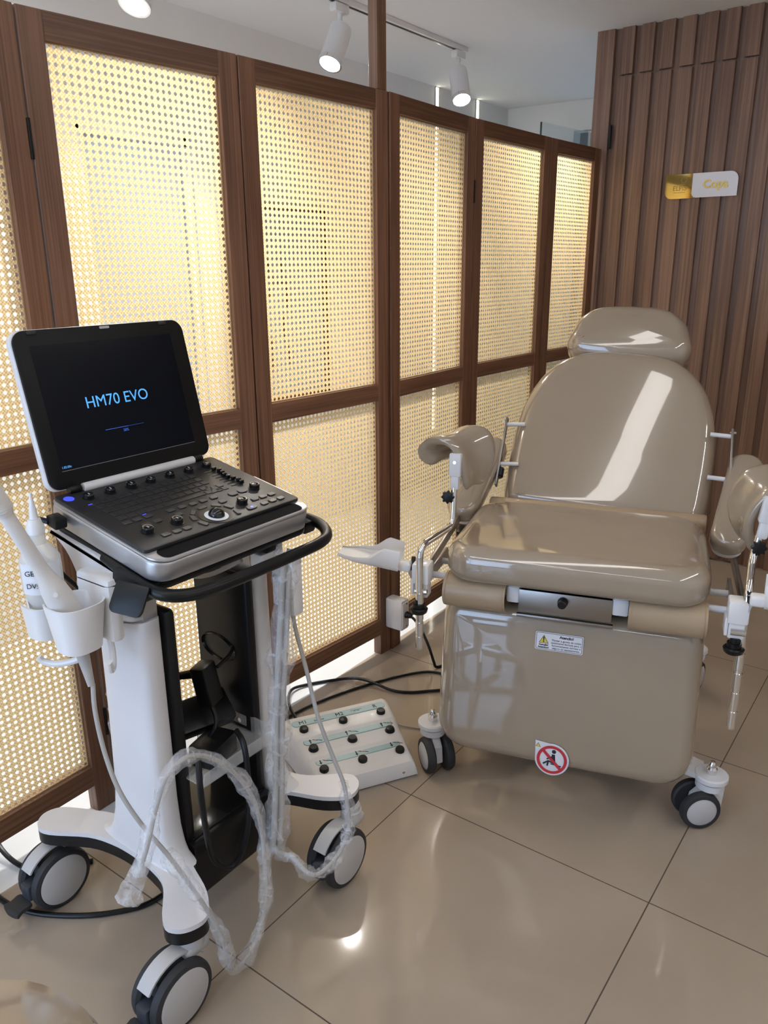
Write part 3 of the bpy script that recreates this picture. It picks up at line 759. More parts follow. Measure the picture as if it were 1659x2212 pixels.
# ---- leg supports
def leg_support(sx, cx, hz_pts, brk, pad_mx, knob_at, rail_x):
    L = bpy.data.objects.new('leg_support', None); COL.objects.link(L); L.parent = CH
    # seat side rail on two rods
    for y, z in ((.045, .590), (.155, .585)): MB().cyl((sx*.25, y, z), (rail_x, y, z), .008, n=16).obj('mounting_rod', M['white_powder'], L)
    MB().bx(rail_x-.004, rail_x+.004, .015, .215, .572, .602, bev=.001).obj('side_rail', M['steel_dark'], L)
    # clamp
    c = MB(); c.bx(cx-.021, cx+.021, -.030, .018, .590, .640, bev=.005); c.bx(cx-.017, cx+.017, -.022, .014, .553, .592, bev=.005); c.bx(cx-.024, cx-.017, -.024, .022, .560, .600, bev=.002)
    c.bx(min(cx, rail_x)-.002, max(cx, rail_x)+.01, -.005, .035, .578, .612, bev=.004)
    c.obj('clamp', M['white_plastic'], L)
    MB().cyl((cx-.012, -.028, .573), (cx+.018, -.028, .573), .007, n=12).obj('clamp_bolt', M['chrome'], L)
    ky = -.036 if sx < 0 else -.018
    k = MB(); k.cyl((cx, ky, .556), (cx, ky, .540), .010, n=14); k.cyl((cx, ky, .545), (cx, ky, .533), .015, n=18); k.cyl((cx, ky, .535), (cx, ky, .521), .022, .020, n=24, bev=.003)
    k.obj('clamp_knob', M['black_plastic'], L)
    # chrome tube with grooves, bent towards the pad
    t = MB(); t.tube(hz_pts, .0085, 16, smooth=0)
    t.obj('chrome_tube', M['chrome'], L, smooth=50)
    p0, p1 = Vector(hz_pts[0]), Vector(hz_pts[1]); g = MB()
    n = 4
    for i in range(n):
        a, b_ = p0.lerp(p1, (i+.06)/6.2), p0.lerp(p1, (i+.94)/6.2); g.cyl(a, b_, .0098, n=16, bev=.0015)
    g.obj('tube_sleeves', M['chrome'], L)
    bp, bq = Vector(brk[0]), Vector(brk[1])
    up = (bq-bp).normalized(); bx_ = Vector((1, 0, 0)); bx_ = (bx_-up*bx_.dot(up)).normalized()
    mx = frame(bp, bx_, None, up)
    h = (bq-bp).length
    b_ = MB(); b_.bx(-.015, .015, -.013, .014, h-.055, h+.004, mx, bev=.004); b_.bx(-.0115, .0115, -.0115, .0115, 0, h-.05, mx, bev=.006)
    b_.obj('bracket', M['white_powder'], L)
    MB().cyl(mx @ Vector((0, -.012, h-.018)), mx @ Vector((0, -.0155, h-.018)), .004, n=12).obj('bracket_screw', M['chrome'], L)
    kk = Vector(knob_at); m = MB(); pl = []
    for i in range(48):
        a = 2*PI*i/48; rr = .0145+.0022*math.cos(8*a); pl.append((rr*math.cos(a), rr*math.sin(a)))
    m.prism(pl, -.007, .007, frame(kk, (1, 0, 0), (0, 0, 1)), bev=.002); m.cyl(kk, kk+Vector((0, .02, 0)), .007, n=12)
    m.obj('star_knob', M['black_plastic'], L)
    return L
def saddle(prof, ydep, th, mx, flare=.02, nu=36, nv=14):
    """bent upholstered sheet: prof = x-z centre line of the front edge, swept along y with a concave flare"""
    S = spline([(x, 0, z) for x, z in prof], 6); n = len(S)
    vs = []; fs = []
    cx = sum(p.x for p in S)/n; cz = sum(p.z for p in S)/n
    def pt(i, v, off):
        a = S[max(i-1, 0)]; b_ = S[min(i+1, n-1)]; t = (b_-a).normalized(); nn = Vector((-t.z, 0, t.x))
        u = i/(n-1)
        e = min(1, min(u, 1-u)*5.0); rnd = math.sqrt(max(0, 1-(1-e)**2)); half_ = .5*ydep*(.58+.42*math.sin(PI*u)**.8)*(.55+.45*rnd)
        y = v*half_; sag = flare*(v*v)
        edge = (1-abs(v)**4)**.5 if abs(v) < 1 else 0.
        ee = min(1, min(u, 1-u)*14); ed2 = math.sqrt(max(0, 1-(1-ee)**2))
        p = S[i]+nn*(off*th*(.28+.72*edge)*(.25+.75*ed2)+sag)
        return (p.x, p.y+y, p.z)
    for off in (.5, -.5):
        for i in range(n):
            for j in range(nv+1): vs.append(pt(i, -1+2*j/nv, off))
    L = n*(nv+1)
    for s_ in (0, L):
        for i in range(n-1):
            for j in range(nv): fs.append((s_+i*(nv+1)+j, s_+(i+1)*(nv+1)+j, s_+(i+1)*(nv+1)+j+1, s_+i*(nv+1)+j+1))
    for i in range(n-1):
        for j in (0, nv): fs.append((i*(nv+1)+j, (i+1)*(nv+1)+j, L+(i+1)*(nv+1)+j, L+i*(nv+1)+j))
    for i in (0, n-1):
        for j in range(nv): fs.append((i*(nv+1)+j, i*(nv+1)+j+1, L+i*(nv+1)+j+1, L+i*(nv+1)+j))
    return MB().add(vs, fs, mx)
def bend(pts, r=.03, k=5):
    P = [Vector(p) for p in pts]; out = [P[0]]
    for i in range(1, len(P)-1):
        a, b_, c = P[i-1], P[i], P[i+1]; d1 = (a-b_).normalized(); d2 = (c-b_).normalized()
        q = min(r, (a-b_).length*.45, (c-b_).length*.45); s0, s1 = b_+d1*q, b_+d2*q
        for j in range(k+1):
            t = j/k; out.append(s0.lerp(b_, t).lerp(b_.lerp(s1, t), t))
    out.append(P[-1]); return out
tl = bend([(-.338, -.035, .425), (-.338, -.038, .690), (-.305, .135, .690), (-.303, .150, .868)])
LL = leg_support(-1, -.340, tl, ((-.303, .146, .782), (-.302, .150, .870)), None, (-.316, .130, .765), -.338)
prof = [(-.372, .828), (-.388, .846), (-.384, .872), (-.352, .890), (-.312, .886), (-.288, .860), (-.278, .826), (-.279, .790), (-.290, .752)]
saddle(prof, .150, .030, Matrix(((.80, .46, 0, -.046), (0, .80, 0, .200), (0, .10, .86, .134), (0, 0, 0, 1))), flare=.014).obj('knee_pad', M['vinyl'], LL, smooth=60)
tr_ = bend([(.372, -.010, .335), (.369, -.010, .660), (.380, .090, .700), (.396, .100, .800)], .035)
LR = leg_support(1, .355, tr_, ((.392, .096, .745), (.402, .100, .835)), None, (.389, .082, .728), .352)
prof = [(.352, .720), (.330, .755), (.322, .795), (.330, .835), (.352, .866), (.390, .880), (.432, .874), (.468, .852), (.478, .822), (.466, .800)]
saddle(prof, .155, .030, Matrix(((.90, -.25, 0, .072), (0, .85, 0, .165), (0, .12, .90, .062), (0, 0, 0, 1))), flare=.014).obj('knee_pad', M['vinyl'], LR, smooth=60)
# long flat beams beside the seat
mb = frame((-.336, -.005, .612), (1, 0, 0), Vector((-.02, .33, .035)))
MB().bx(-.004, .004, 0, .34, -.012, .012, mb, bev=.001).obj('flat_beam', M['steel_dark'], LL)
mb = frame((.372, .02, .60), (1, 0, 0), Vector((.012, .34, -.004)))
MB().bx(-.004, .004, 0, .36, -.015, .015, mb, bev=.001).obj('flat_beam', M['steel'], LR)

# ---- heel cups
def heel_cup(sx, o, d, bar0):
    H = bpy.data.objects.new('heel_cup', None); COL.objects.link(H); H.parent = CH
    o, d = Vector(o), Vector(d).normalized(); side = Vector((0, 0, 1)).cross(d).normalized(); up = d.cross(side)
    mx = frame(o, d, side, up)
    n = 16; m = 14; vs = []; fs = []
    for off in (0., .004):
        for i in range(n+1):
            s = i/n; x = s*.150
            wd = .040+.006*math.sin(PI*s)-.012*max(0, s-.7)/.3
            hgt = .050*(1 if s < .25 else (1-((s-.25)/.75))**1.0*(.75+.25*math.cos(PI*min(1, max(0, (s-.25)/.3)))))
            for j in range(m+1):
                a = -1+2*j/m
                y = wd*math.copysign(min(1, abs(a)*1.35), a)*(1-.0*off)
                z = (max(0, abs(a)-.52)/.48)**1.4*max(hgt, .004)+.06*off+(-.004 if off == 0 else 0)+.010*s
                vs.append((x, y*(1-off*1.2/.04*.04) + (-math.copysign(off, a) if abs(a) > .74 else 0), z))
    Lq = (n+1)*(m+1)
    for s_ in (0, Lq):
        for i in range(n):
            for j in range(m): fs.append((s_+i*(m+1)+j, s_+(i+1)*(m+1)+j, s_+(i+1)*(m+1)+j+1, s_+i*(m+1)+j+1))
    for i in range(n):
        for j in (0, m): fs.append((i*(m+1)+j, (i+1)*(m+1)+j, Lq+(i+1)*(m+1)+j, Lq+i*(m+1)+j))
    for i in (0, n):
        for j in range(m): fs.append((i*(m+1)+j, i*(m+1)+j+1, Lq+i*(m+1)+j+1, Lq+i*(m+1)+j))
    c = MB().add(vs, fs, mx); c.box((-.012, 0, .004), (.030, .030, .024), mx, bev=.006)
    c.obj('cup', M['white_plastic'], H, smooth=50)
    q = mx @ Vector((-.02, 0, .002)); b0 = Vector(bar0)
    m_ = MB(); w = Vector((0, 0, 1))
    P = [q, q.lerp(b0, .5)+Vector((0, -.002, -.008)), b0]
    S = spline(P, 6); vs = []; fs = []
    for i, p in enumerate(S):
        for dy, dz in ((-.004, -.010), (.004, -.010), (.004, .010), (-.004, .010)): vs.append((p.x, p.y+dy, p.z+dz))
    for i in range(len(S)-1):
        for k in range(4): fs.append((i*4+k, i*4+(k+1) % 4, (i+1)*4+(k+1) % 4, (i+1)*4+k))
    m_.add(vs, fs).obj('cup_arm', M['steel_dark'], H)
    kb = q.lerp(b0, .45)+Vector((0, .018, .005))
    pl = [((.017+.005*math.cos(3*2*PI*i/36))*math.cos(2*PI*i/36), (.017+.005*math.cos(3*2*PI*i/36))*math.sin(2*PI*i/36)) for i in range(36)]
    MB().prism(pl, -.005, .005, frame(kb, (0, .3, 1), None, (1, .2, 0)), bev=.002).obj('cup_knob', M['black_plastic'], H)
heel_cup(-1, (-.394, -.016, .626), (-1, -.14, .14), (-.356, -.016, .612))
heel_cup(1, (.398, -.030, .648), (1, -.1, .02), (.362, -.018, .620))
# ================================================================== ultrasound cart (world-aligned, origin on the floor below its centre)
CT = thing('ultrasound_cart', 'white and black wheeled cart carrying the portable ultrasound scanner', 'medical cart', (-.21, -.50, 0))
OX, OY = .21, .50                                   # world -> local offset
def W(x, y, z): return Vector((x+OX, y+OY, z))
CTW = T(OX, OY, 0)
def tleg(sy):
    """white boomerang foot with two arms and a column; sy=-1 outer left side, +1 outer right side"""
    y0 = -.50
    def yy(d): return y0+sy*d
    L = bpy.data.objects.new('leg_base', None); COL.objects.link(L); L.parent = CT
    top = [(-.44, .252), (-.405, .250), (-.33, .206), (-.27, .190), (-.21, .186), (-.15, .190), (-.09, .206), (-.020, .263), (.014, .262), (.034, .236), (.033, .204), (-.01, .168), (-.08, .140), (-.13, .118), (-.29, .118), (-.34, .135), (-.41, .166), (-.452, .192), (-.462, .225)]
    pl = [(p.x, yy(p.y)) for p in spline([(x, d, 0) for x, d in top], 4, True)]
    if sy > 0: pl = pl[::-1]
    pl = pl[::-1] if sum(a[0]*b[1]-b[0]*a[1] for a, b in zip(pl, pl[1:]+pl[:1])) < 0 else pl
    m = MB()
    # arms slope gently up towards the column
    bm = bmesh.new(); vs = [bm.verts.new((x, y, .186)) for x, y in pl]; f = bm.faces.new(vs)
    r = bmesh.ops.extrude_face_region(bm, geom=[f])
    for e in r['geom']:
        if isinstance(e, bmesh.types.BMVert): e.co.z = .196
    bmesh.ops.recalc_face_normals(bm, faces=bm.faces[:])
    bm.verts.index_update(); m.add([v.co for v in bm.verts], [[v.index for v in q.verts] for q in bm.faces], CTW); bm.free()
    # flare joining the column
    n = 24; vs = []; fs = []
    def sect(w, d0, d1, z):
        out = []
        for k in range(n):
            a = 2*PI*k/n; c, s_ = math.cos(a), math.sin(a)
            e = .5
            x = -.203+w*math.copysign(abs(c)**e, c); d = (d0+d1)/2+(d1-d0)/2*math.copysign(abs(s_)**e, s_)
            out.append((x, yy(d), z))
        return out
    prof = [(.125, .116, .184, .1962), (.103, .114, .183, .2035), (.090, .113, .182, .222), (.080, .113, .178, .26), (.075, .113, .173, .32), (.073, .113, .168, .48), (.072, .113, .165, .695)]
    for w, d0, d1, z in prof: vs += sect(w, d0, d1, z)
    for i in range(len(prof)-1):
        for k in range(n): fs.append((i*n+k, i*n+(k+1) % n, (i+1)*n+(k+1) % n, (i+1)*n+k))
    vs = [(x, y, z+(.20*(x+.20) if z > .69 else 0)) for x, y, z in vs]
    fs.append(tuple((len(prof)-1)*n+k for k in range(n)))
    m.add(vs, fs, CTW)
    m.obj('white_shell', M['cart_white'], L, smooth=50)
    # black underside and black inner column plate
    u = MB(); u.prism([(x*1.0, y) for x, y in pl], .160, .1855, CTW @ T(0, 0, 0)); u.obj('black_underside', M['black_plastic'], L)
    b = MB(); y_a, y_b = yy(.088), yy(.1125)
    b.bx(-.292, -.128, min(y_a, y_b), max(y_a, y_b), .10, .715, CTW, bev=.010); b.obj('black_inner_plate', M['black_plastic'], L)
    # silver telescopic sleeve and wing bracket under the tray
    s_ = MB(); s_.prism([(-.262, yy(.118)), (-.142, yy(.118)), (-.138, yy(.152)), (-.16, yy(.160)), (-.245, yy(.160)), (-.265, yy(.152))][::(1 if sy < 0 else -1)], .64, .815, CTW, bev=.004)
    s_.obj('silver_sleeve', M['silver'], L)
    g = MB(); fr = frame(W(0, yy(.145), 0), (1, 0, 0), (0, 0, 1))
    g.prism(smooth_poly([(-.345, .855), (-.30, .850), (-.18, .830), (-.085, .808), (-.075, .796), (-.12, .770), (-.15, .752), (-.27, .752), (-.275, .785), (-.30, .822)], 4), -.045, .045, fr, bev=.008)
    g.obj('wing_bracket', M['cart_white'], L)
    return L
tleg(-1); tleg(1)
def cart_caster(x, y, lock=True):
    c = bpy.data.objects.new('caster', None); COL.objects.link(c); c.parent = CT; c.location = (x+OX, y+OY, 0)
    R_ = .066; wy = -.052
    MB().lathe([(.024, .128), (.024, .150), (.021, .152), (.021, .162)], I4, 24).obj('swivel_stem', M['fender'], c)
    # fender: arched cover between the two wheels
    vs = []; fs = []; n = 12
    for off in (0, .004):
        for i in range(n+1):
            a = math.radians(30+i*9.6); r = R_+.004+off
            zc = R_+.002
            for xx in (-.016, .016): vs.append((xx, wy+r*math.cos(a), zc+r*math.sin(a)))
    f = MB(); L = (n+1)*2
    for s_ in (0, L):
        for i in range(n): fs.append((s_+i*2, s_+i*2+1, s_+i*2+3, s_+i*2+2))
    for i in range(n):
        for j in (0, 1): fs.append((i*2+j, i*2+2+j, L+i*2+2+j, L+i*2+j))
    fs += [(0, 1, L+1, L), (2*n, 2*n+1, L+2*n+1, L+2*n)]
    f.add(vs, fs); f.bx(-.020, .020, -.028, .028, .112, .136, bev=.008)
    f.obj('fender', M['fender'], c, smooth=50)
    for sg in (1, -1):
        mx = frame((sg*.024, wy, R_), (0, sg, 0), None, (sg, 0, 0))
        MB().lathe([(.035, -.012), (.060, -.010), (R_, -.004), (R_, .004), (.0635, .010), (.056, .013), (.052, .011)], mx, 44).obj('tyre', M['black_rubber'], c)
        MB().lathe([(.053, .010), (.0535, .0125), (.05, .0145), (.001, .016)], mx, 40).obj('wheel_cover', M['grey_disc'], c)
    b = MB(); b.bx(-.016, .016, wy-R_-.004, wy-.03, .045, .082, bev=.006); b.bx(-.014, .014, wy-.04, wy+.045, .03, .118, bev=.008)
    b.obj('brake_housing', M['navy_plastic'], c)
    if lock:
        pd = frame((0, wy-R_-.002, .045), (1, 0, 0), (0, -.94, -.12))
        MB().prism(smooth_poly([(-.021, 0), (-.022, .024), (-.026, .036), (0, .042), (.026, .036), (.022, .024), (.021, 0)], 3), -.005, .005, pd, bev=.002).obj('brake_pedal', M['black_rubber'], c)
    return c
cart_caster(.003, -.722); cart_caster(-.432, -.684); cart_caster(.028, -.282, False); cart_caster(-.434, -.296, False)
# low black cross box between the legs
b = MB(); b.bx(-.30, -.11, -.612, -.388, .075, .205, CTW, bev=.008); b.obj('cross_box', M['black_plastic'], CT)
MB().bx(-.285, -.125, -.600, -.400, .206, .209, CTW, bev=.001).obj('cross_box_lid', M['black_gloss'], CT)
# tilted tray and handle (deck frame of the scanner: x towards the user, y to the user's right, z off the deck)
TL = math.atan(.203)
DK = frame((-.323, -.496, .921), (math.cos(TL), 0, -math.sin(TL)), (0, 1, 0))
DKL = CTW @ DK
t = MB(); t.prism(rrect(-.012, .292, -.186, .200, .03), -.068, -.054, DKL, bev=.004); t.prism(rrect(.03, .26, -.15, .165, .03), -.088, -.067, DKL, bev=.006)
t.obj('tray', M['black_plastic'], CT)
hp = [(.15, -.183), (.235, -.191), (.30, -.190), (.332, -.160), (.343, -.11), (.346, -.03), (.346, .10), (.342, .175), (.325, .212), (.29, .234), (.245, .232), (.15, .205)]
MB().tube([DKL @ Vector((a, b_, -.062)) for a, b_ in hp], .0115, 14, smooth=6).obj('handle', M['black_plastic'], CT)
MB().prism([(.20, -.205), (.285, -.205), (.285, -.165), (.20, -.165)], -.085, -.052, DKL, bev=.006).obj('handle_mount', M['black_plastic'], CT)
MB().prism([(.17, .195), (.275, .205), (.275, .235), (.17, .225)], -.085, -.056, DKL, bev=.006).obj('handle_mount', M['black_plastic'], CT)
# black flap hanging at the left front
fl = frame(W(-.070, -.706, .815), (.86, .30, -.10), (.36, -.42, -.85))
MB().prism(rrect(-.036, .026, -.002, .052, (.004, .004, .012, .012)), -.003, .003, fl, bev=.0015).obj('cable_flap', M['black_plastic'], CT)
# bracket and cup holder on the left side
cb = MB(); cb.bx(-.232, -.135, -.717, -.650, .786, .810, CTW, bev=.010); cb.bx(-.232, -.135, -.717, -.690, .690, .808, CTW, bev=.010)
cb.obj('holder_bracket', M['white_plastic'], CT)
def cup(x, y, r0, r1, z0, z1, ang=0.):
    """probe cup, open top, with a slot in its front wall"""
    n = 28; vs = []; fs = []
    zs = [z0, z0+.004, z0+(z1-z0)*.5, z1]
    gap = math.radians(34)
    A = [ang+gap/2+(2*PI-gap)*k/n for k in range(n+1)]
    def sq(a, r): 
        c, s_ = math.cos(a), math.sin(a); e = .75
        return r*math.copysign(abs(c)**e, c), r*math.copysign(abs(s_)**e, s_)
    for off in (0, -.0032):
        for z in zs:
            r = r0+(r1-r0)*(z-z0)/(z1-z0)+off
            for a in A:
                dx, dy = sq(a, r); vs.append((x+dx, y+dy, z))
    m = n+1; L = len(zs)*m
    for s_ in (0, L):
        for i in range(len(zs)-1):
            for k in range(n): fs.append((s_+i*m+k, s_+i*m+k+1, s_+(i+1)*m+k+1, s_+(i+1)*m+k))
    for k in range(n): fs.append(((len(zs)-1)*m+k, (len(zs)-1)*m+k+1, L+(len(zs)-1)*m+k+1, L+(len(zs)-1)*m+k))
    for i in range(len(zs)-1):
        for k in (0, n): fs.append((i*m+k, (i+1)*m+k, L+(i+1)*m+k, L+i*m+k))
    mb = MB().add(vs, fs, CTW); mb.lathe([(.001, 0), (r0-.004, 0), (r0-.004, .003), (.001, .003)], CTW @ T(x, y, z0+.001), 24)
    o = mb.obj('probe_cup', M['white_plastic'], CT, smooth=50)
    return o
cup(-.176, -.757, .034, .046, .692, .778, math.radians(215))
cup(-.274, -.752, .034, .0395, .690, .752, math.radians(215))
h = MB(); h.tube([W(-.205, -.745, .672), W(-.205, -.745, .655), W(-.235, -.765, .645), W(-.258, -.780, .648), W(-.264, -.786, .658)], .006, 10)
h.obj('cable_hook', M['white_plastic'], CT)
h = MB(); h.tube([W(-.165, -.705, .690), W(-.158, -.708, .662), W(-.140, -.722, .650), W(-.122, -.738, .656), W(-.116, -.745, .676)], .006, 10)
h.obj('cable_hook', M['white_plastic'], CT)
# right column fittings: probe hooks near the tray
h = MB(); h.bx(-.128, -.095, -.395, -.330, .735, .765, CTW, bev=.004); h.bx(-.112, -.090, -.352, -.336, .640, .790, CTW, bev=.004); h.bx(-.112, -.078, -.352, -.338, .700, .712, CTW, bev=.003)
h.obj('probe_hanger', M['white_plastic'], CT)
MB().bx(-.125, -.085, -.39, -.36, .770, .808, CTW, bev=.003).obj('latch', M['black_plastic'], CT)
# oval badge on the black inner plate
fo = frame(W(-.222, -.4125, .535), (.96, 0, -.10), None, (0, -1, 0))
MB().add([( (.052+s_)*math.cos(2*PI*k/40), (.030+s_*.7)*math.sin(2*PI*k/40), z) for s_, z in ((-.006, .001), (-.003, .005), (0, .001)) for k in range(40)], [(i*40+k, i*40+(k+1) % 40, (i+1)*40+(k+1) % 40, (i+1)*40+k) for i in range(2) for k in range(40)], fo).obj('oval_badge', M['black_gloss'], CT)
# clear acrylic shelf
sh = MB(); sh.bx(-.285, -.080, -.600, -.400, .352, .356, CTW); sh.bx(-.285, -.080, -.412, -.408, .356, .392, CTW)
sh.prism([(-.60, 0), (-.395, 0), (-.395, .034), (-.60, .034)], -.002, .002, CTW @ frame((-.080, 0, .352), (0, 1, 0), (.25, 0, .97)))
sh.bx(-.287, -.283, -.600, -.400, .356, .40, CTW)
sh.obj('acrylic_shelf', M['acrylic'], CT)
for x in (-.165, -.225):
    MB().cyl(W(x, -.414, .378), W(x, -.419, .378), .005, n=12).obj('shelf_screw', M['chrome'], CT)
MB().bx(-.240, -.150, -.4155, -.412, .366, .390, CTW, bev=.001).obj('shelf_clip', M['acrylic'], CT)

# ================================================================== scanner
SC = thing('ultrasound_scanner', 'open laptop style ultrasound scanner with black screen on the white cart', 'ultrasound machine', (-.21, -.50, .86))
SCL = T(.21, .50, -.86)
D = SCL @ DK
BW = .385
b = MB()
b.prism(rrect(.0, .300, -BW/2, BW/2, (.012, .034, .034, .012), 8), -.050, -.012, D, bev=.006, seg=3)
b.prism(rrect(.0, .300, -BW/2, BW/2, (.012, .034, .034, .012), 8), -.012, -.006, D, bev=.003)
b.obj('base_shell', M['silver'], SC)
MB().prism(rrect(.262, .294, -.172, .170, .013, 8), -.0065, -.0052, D).obj('front_slot', M['black_slot'], SC)
dk = MB(); dk.prism(rrect(.002, .262, -BW/2+.003, BW/2-.003, (.010, .008, .008, .010), 5), -.012, 0, D, bev=.002)
deck = dk.obj('control_deck', M['deck'], SC)
def btn(a, b_, wa, wb, m='button', h=.0022, name='button', r=.003, rot=0., parent=None):
    mx = D @ T(a, b_, 0) @ RZ(rot)
    return MB().prism(rrect(-wa/2, wa/2, -wb/2, wb/2, r, 3), 0, h, mx, bev=.0008, seg=1).obj(name, M[m], parent or SC)
def knob(a, b_, r=.0095, h=.009, ring=False, mark=True):
    mx = D @ T(a, b_, 0)
    k = MB().lathe([(r, 0), (r, h-.0015), (r-.0015, h), (r-.003, h-.0005), (.0005, h-.0006)], mx, 28).obj('dial_knob', M['black_gloss'], SC)
    if mark: MB().bx(-.0028, .0028, -.0006, .0006, h-.0004, h, mx).obj('knob_mark', M['ink_white'], k)
    if ring: MB().lathe([(r-.0028, h-.0003), (r-.0016, h+.0002)], mx, 28, caps=False).obj('knob_ring', M['silver'], k)
    MB().lathe([(r+.002, .0), (r+.002, .0008), (r, .0012)], mx, 28, caps=False).obj('knob_seat', M['black_plastic'], k)
    return k
for i, b_ in enumerate((-.142, -.096, -.049, -.003, .044, .092, .140)): knob(.0415, b_)
for a, b_ in ((.176, .147), (.214, .076), (.210, -.079), (.209, -.142)): knob(a, b_, .0105, .010, True)
# keyboard
KB = bpy.data.objects.new('keyboard', None); COL.objects.link(KB); KB.parent = SC
rows = [(.0665, 14), (.0825, 14), (.0985, 14), (.1145, 13), (.1305, 12)]
for a, n in rows:
    for k in range(n):
        wb = .241/n
        if a == .1305 and 5 <= k <= 9:
            if k > 5: continue
            y0 = -.154+5*wb; btn(a+.0115, y0+2.5*wb, .0125, 5*wb-.002, 'key', .0012, 'key', .0015, parent=KB); continue
        btn(a+.0115*(a-.0665)/.064, -.154+(k+.5)*wb, .0138, wb-.0018, 'key', .0012, 'key', .0015, parent=KB)
for a in (.128, .143):
    for b_ in (.064, .0795, .095): btn(a+.002, b_, .0125, .0135, 'key', .0012, 'key', .0015, parent=KB)
for a, b_ in ((.067, -.1565), (.152, -.105)):
    MB().bx(-.0008, .0008, -.004, .004, 0, .0008, D @ T(a, b_, 0)).obj('key_light', M['blue_led'], KB)
# gain sliders
SLD = bpy.data.objects.new('slider_bank', None); COL.objects.link(SLD); SLD.parent = SC
for k in range(8):
    a = .064+k*.0115
    MB().prism(rrect(-.0010, .0010, .114, .150, .0009, 3), 0, .0006, D @ T(a, 0, 0)).obj('slider_slot', M['black_gloss'], SLD)
    MB().box((0, 0, .004), (.0055, .010, .007), D @ T(a, .140+.004*math.sin(k*1.3), 0), bev=.0012).obj('slider_cap', M['black_gloss'], SLD)
for a, b_ in ((.174, .090), (.174, .115)): btn(a, b_, .016, .021, r=.006)
for a, b_ in ((.217, .108), (.217, .130), (.218, .153), (.241, .110), (.241, .133), (.242, .155), (.167, .046), (.167, .020), (.190, .048), (.167, -.005), (.166, -.031), (.166, -.057), (.187, -.056),
              (.162, -.104), (.162, -.127), (.163, -.150), (.186, -.103), (.186, -.127), (.238, -.080), (.237, -.102), (.236, -.125)): btn(a, b_, .0115, .0165, r=.003)
bl = btn(.241, .076, .013, .024, r=.006)
MB().lathe([(.0004, 0), (.003, .0004)], D @ T(.241, .076, .0022), 14).obj('blue_light', M['blue_led'], bl)
for k, (a, b_) in enumerate(((.190, -.003), (.196, .026), (.213, .042), (.239, .040), (.196, -.030), (.214, -.045), (.240, -.044))):
    ang = math.atan2(b_+.002, a-.228)
    btn(a, b_, .010, .020, r=.003, rot=ang if True else 0)
MB().lathe([(.034, 0), (.034, .0008), (.031, .001), (.022, .0004)], D @ T(.226, -.002, 0), 40).obj('trackball_well', M['black_plastic'], SC)
MB().lathe([(.0155, .0005), (.0155, .0020), (.0195, .0022), (.0225, .0012)], D @ T(.229, -.003, 0), 40, caps=False).obj('trackball_ring', M['ink_white'], SC)
tb = MB(); tb.lathe([(.0155*math.cos(math.radians(a)), .0155*math.sin(math.radians(a))) for a in range(-20, 90, 10)]+[(.0002, .0155)], D @ T(.229, -.003, .001), 32); tb.obj('trackball', M['black_gloss'], SC)
MB().lathe([(.0095, 0), (.0095, .0006), (.0003, .0009)], D @ T(.027, -.173, 0), 28).obj('power_light', M['blue_led'], SC)
# hinge
MB().lathe([(.0085, 0), (.009, .003), (.009, .261), (.0085, .264)], D @ frame((.006, -.130, .004), (0, 0, 1), None, (0, 1, 0)), 20).obj('hinge_cover', M['cart_white'], SC)
for y0 in (-.158, .134): MB().lathe([(.007, 0), (.008, .002), (.008, .022), (.007, .024)], D @ frame((.004, y0, .004), (0, 0, 1), None, (0, 1, 0)), 18).obj('hinge_barrel', M['black_plastic'], SC)
# side details
MB().bx(.10, .22, BW/2, BW/2+.030, -.045, -.018, D, bev=.004).obj('probe_connector', M['white_plastic'], SC)
MB().bx(.105, .215, BW/2+.002, BW/2+.028, -.0178, -.0172, D).obj('connector_label', M['label'], SC)
# lid
ph = .428
lu = Vector((-math.sin(ph), 0, math.cos(ph)))       # in deck frame
LD = bpy.data.objects.new('lid', None); COL.objects.link(LD); LD.parent = SC
LF = D @ frame((.002, 0, .001), (0, 1, 0), lu)       # x right, y up, z towards the user
lo_ = rrect(-.192, .192, .004, .297, (.022, .022, .026, .026), 8)
MB().prism(lo_, -.020, -.004, LF, bev=.005, seg=3).obj('lid_shell', M['cart_white'], LD)
MB().prism(rrect(-.189, .189, .006, .295, (.021, .021, .025, .025), 8), -.005, .001, LF, bev=.0015).obj('bezel', M['bezel'], LD)
MB().prism(rrect(-.160, .153, .039, .267, .001, 1), .0005, .0014, LF).obj('display', M['screen'], LD)
text('HM70 EVO', .0305, LF @ T(-.0075, .1525, .0018), 'display_lettering', M['screen_blue'], LD, bold=0, ext=.0001)
MB().bx(-.051, .0, .0968, .0978, .0014, .0018, LF).obj('progress_bar', M['screen_dim'], LD)
MB().bx(.0, .038, .0971, .0975, .0014, .0017, LF).obj('progress_track', M['screen_dim'], LD)
text('58%', .0075, LF @ T(-.006, .0905, .0018), 'progress_percent', M['screen_dim'], LD, ext=.0001)
text('1.02.00c', .0060, LF @ T(-.149, .0445, .0018), 'version_lettering', M['screen_blue'], LD, ext=.0001)
MB().bx(-.160, .153, .0375, .0383, .0012, .0017, LF).obj('screen_rule', M['screen_line'], LD)
MB().prism(rrect(-.010, .012, .288, .2925, .002, 3), .0008, .0022, LF).obj('lid_latch', M['silver'], LD)
for x in (-.150, .139): MB().prism(rrect(x-.010, x+.010, .2865, .293, .003, 3), .0008, .0030, LF, bev=.001).obj('lid_bumper', M['black_rubber'], LD)
# ================================================================== foot control
PA = math.atan2(.858, .514)
FP = thing('foot_control', 'white foot switch box with nine black buttons on the floor beside the chair', 'foot control', (-.203, .016, 0), PA)
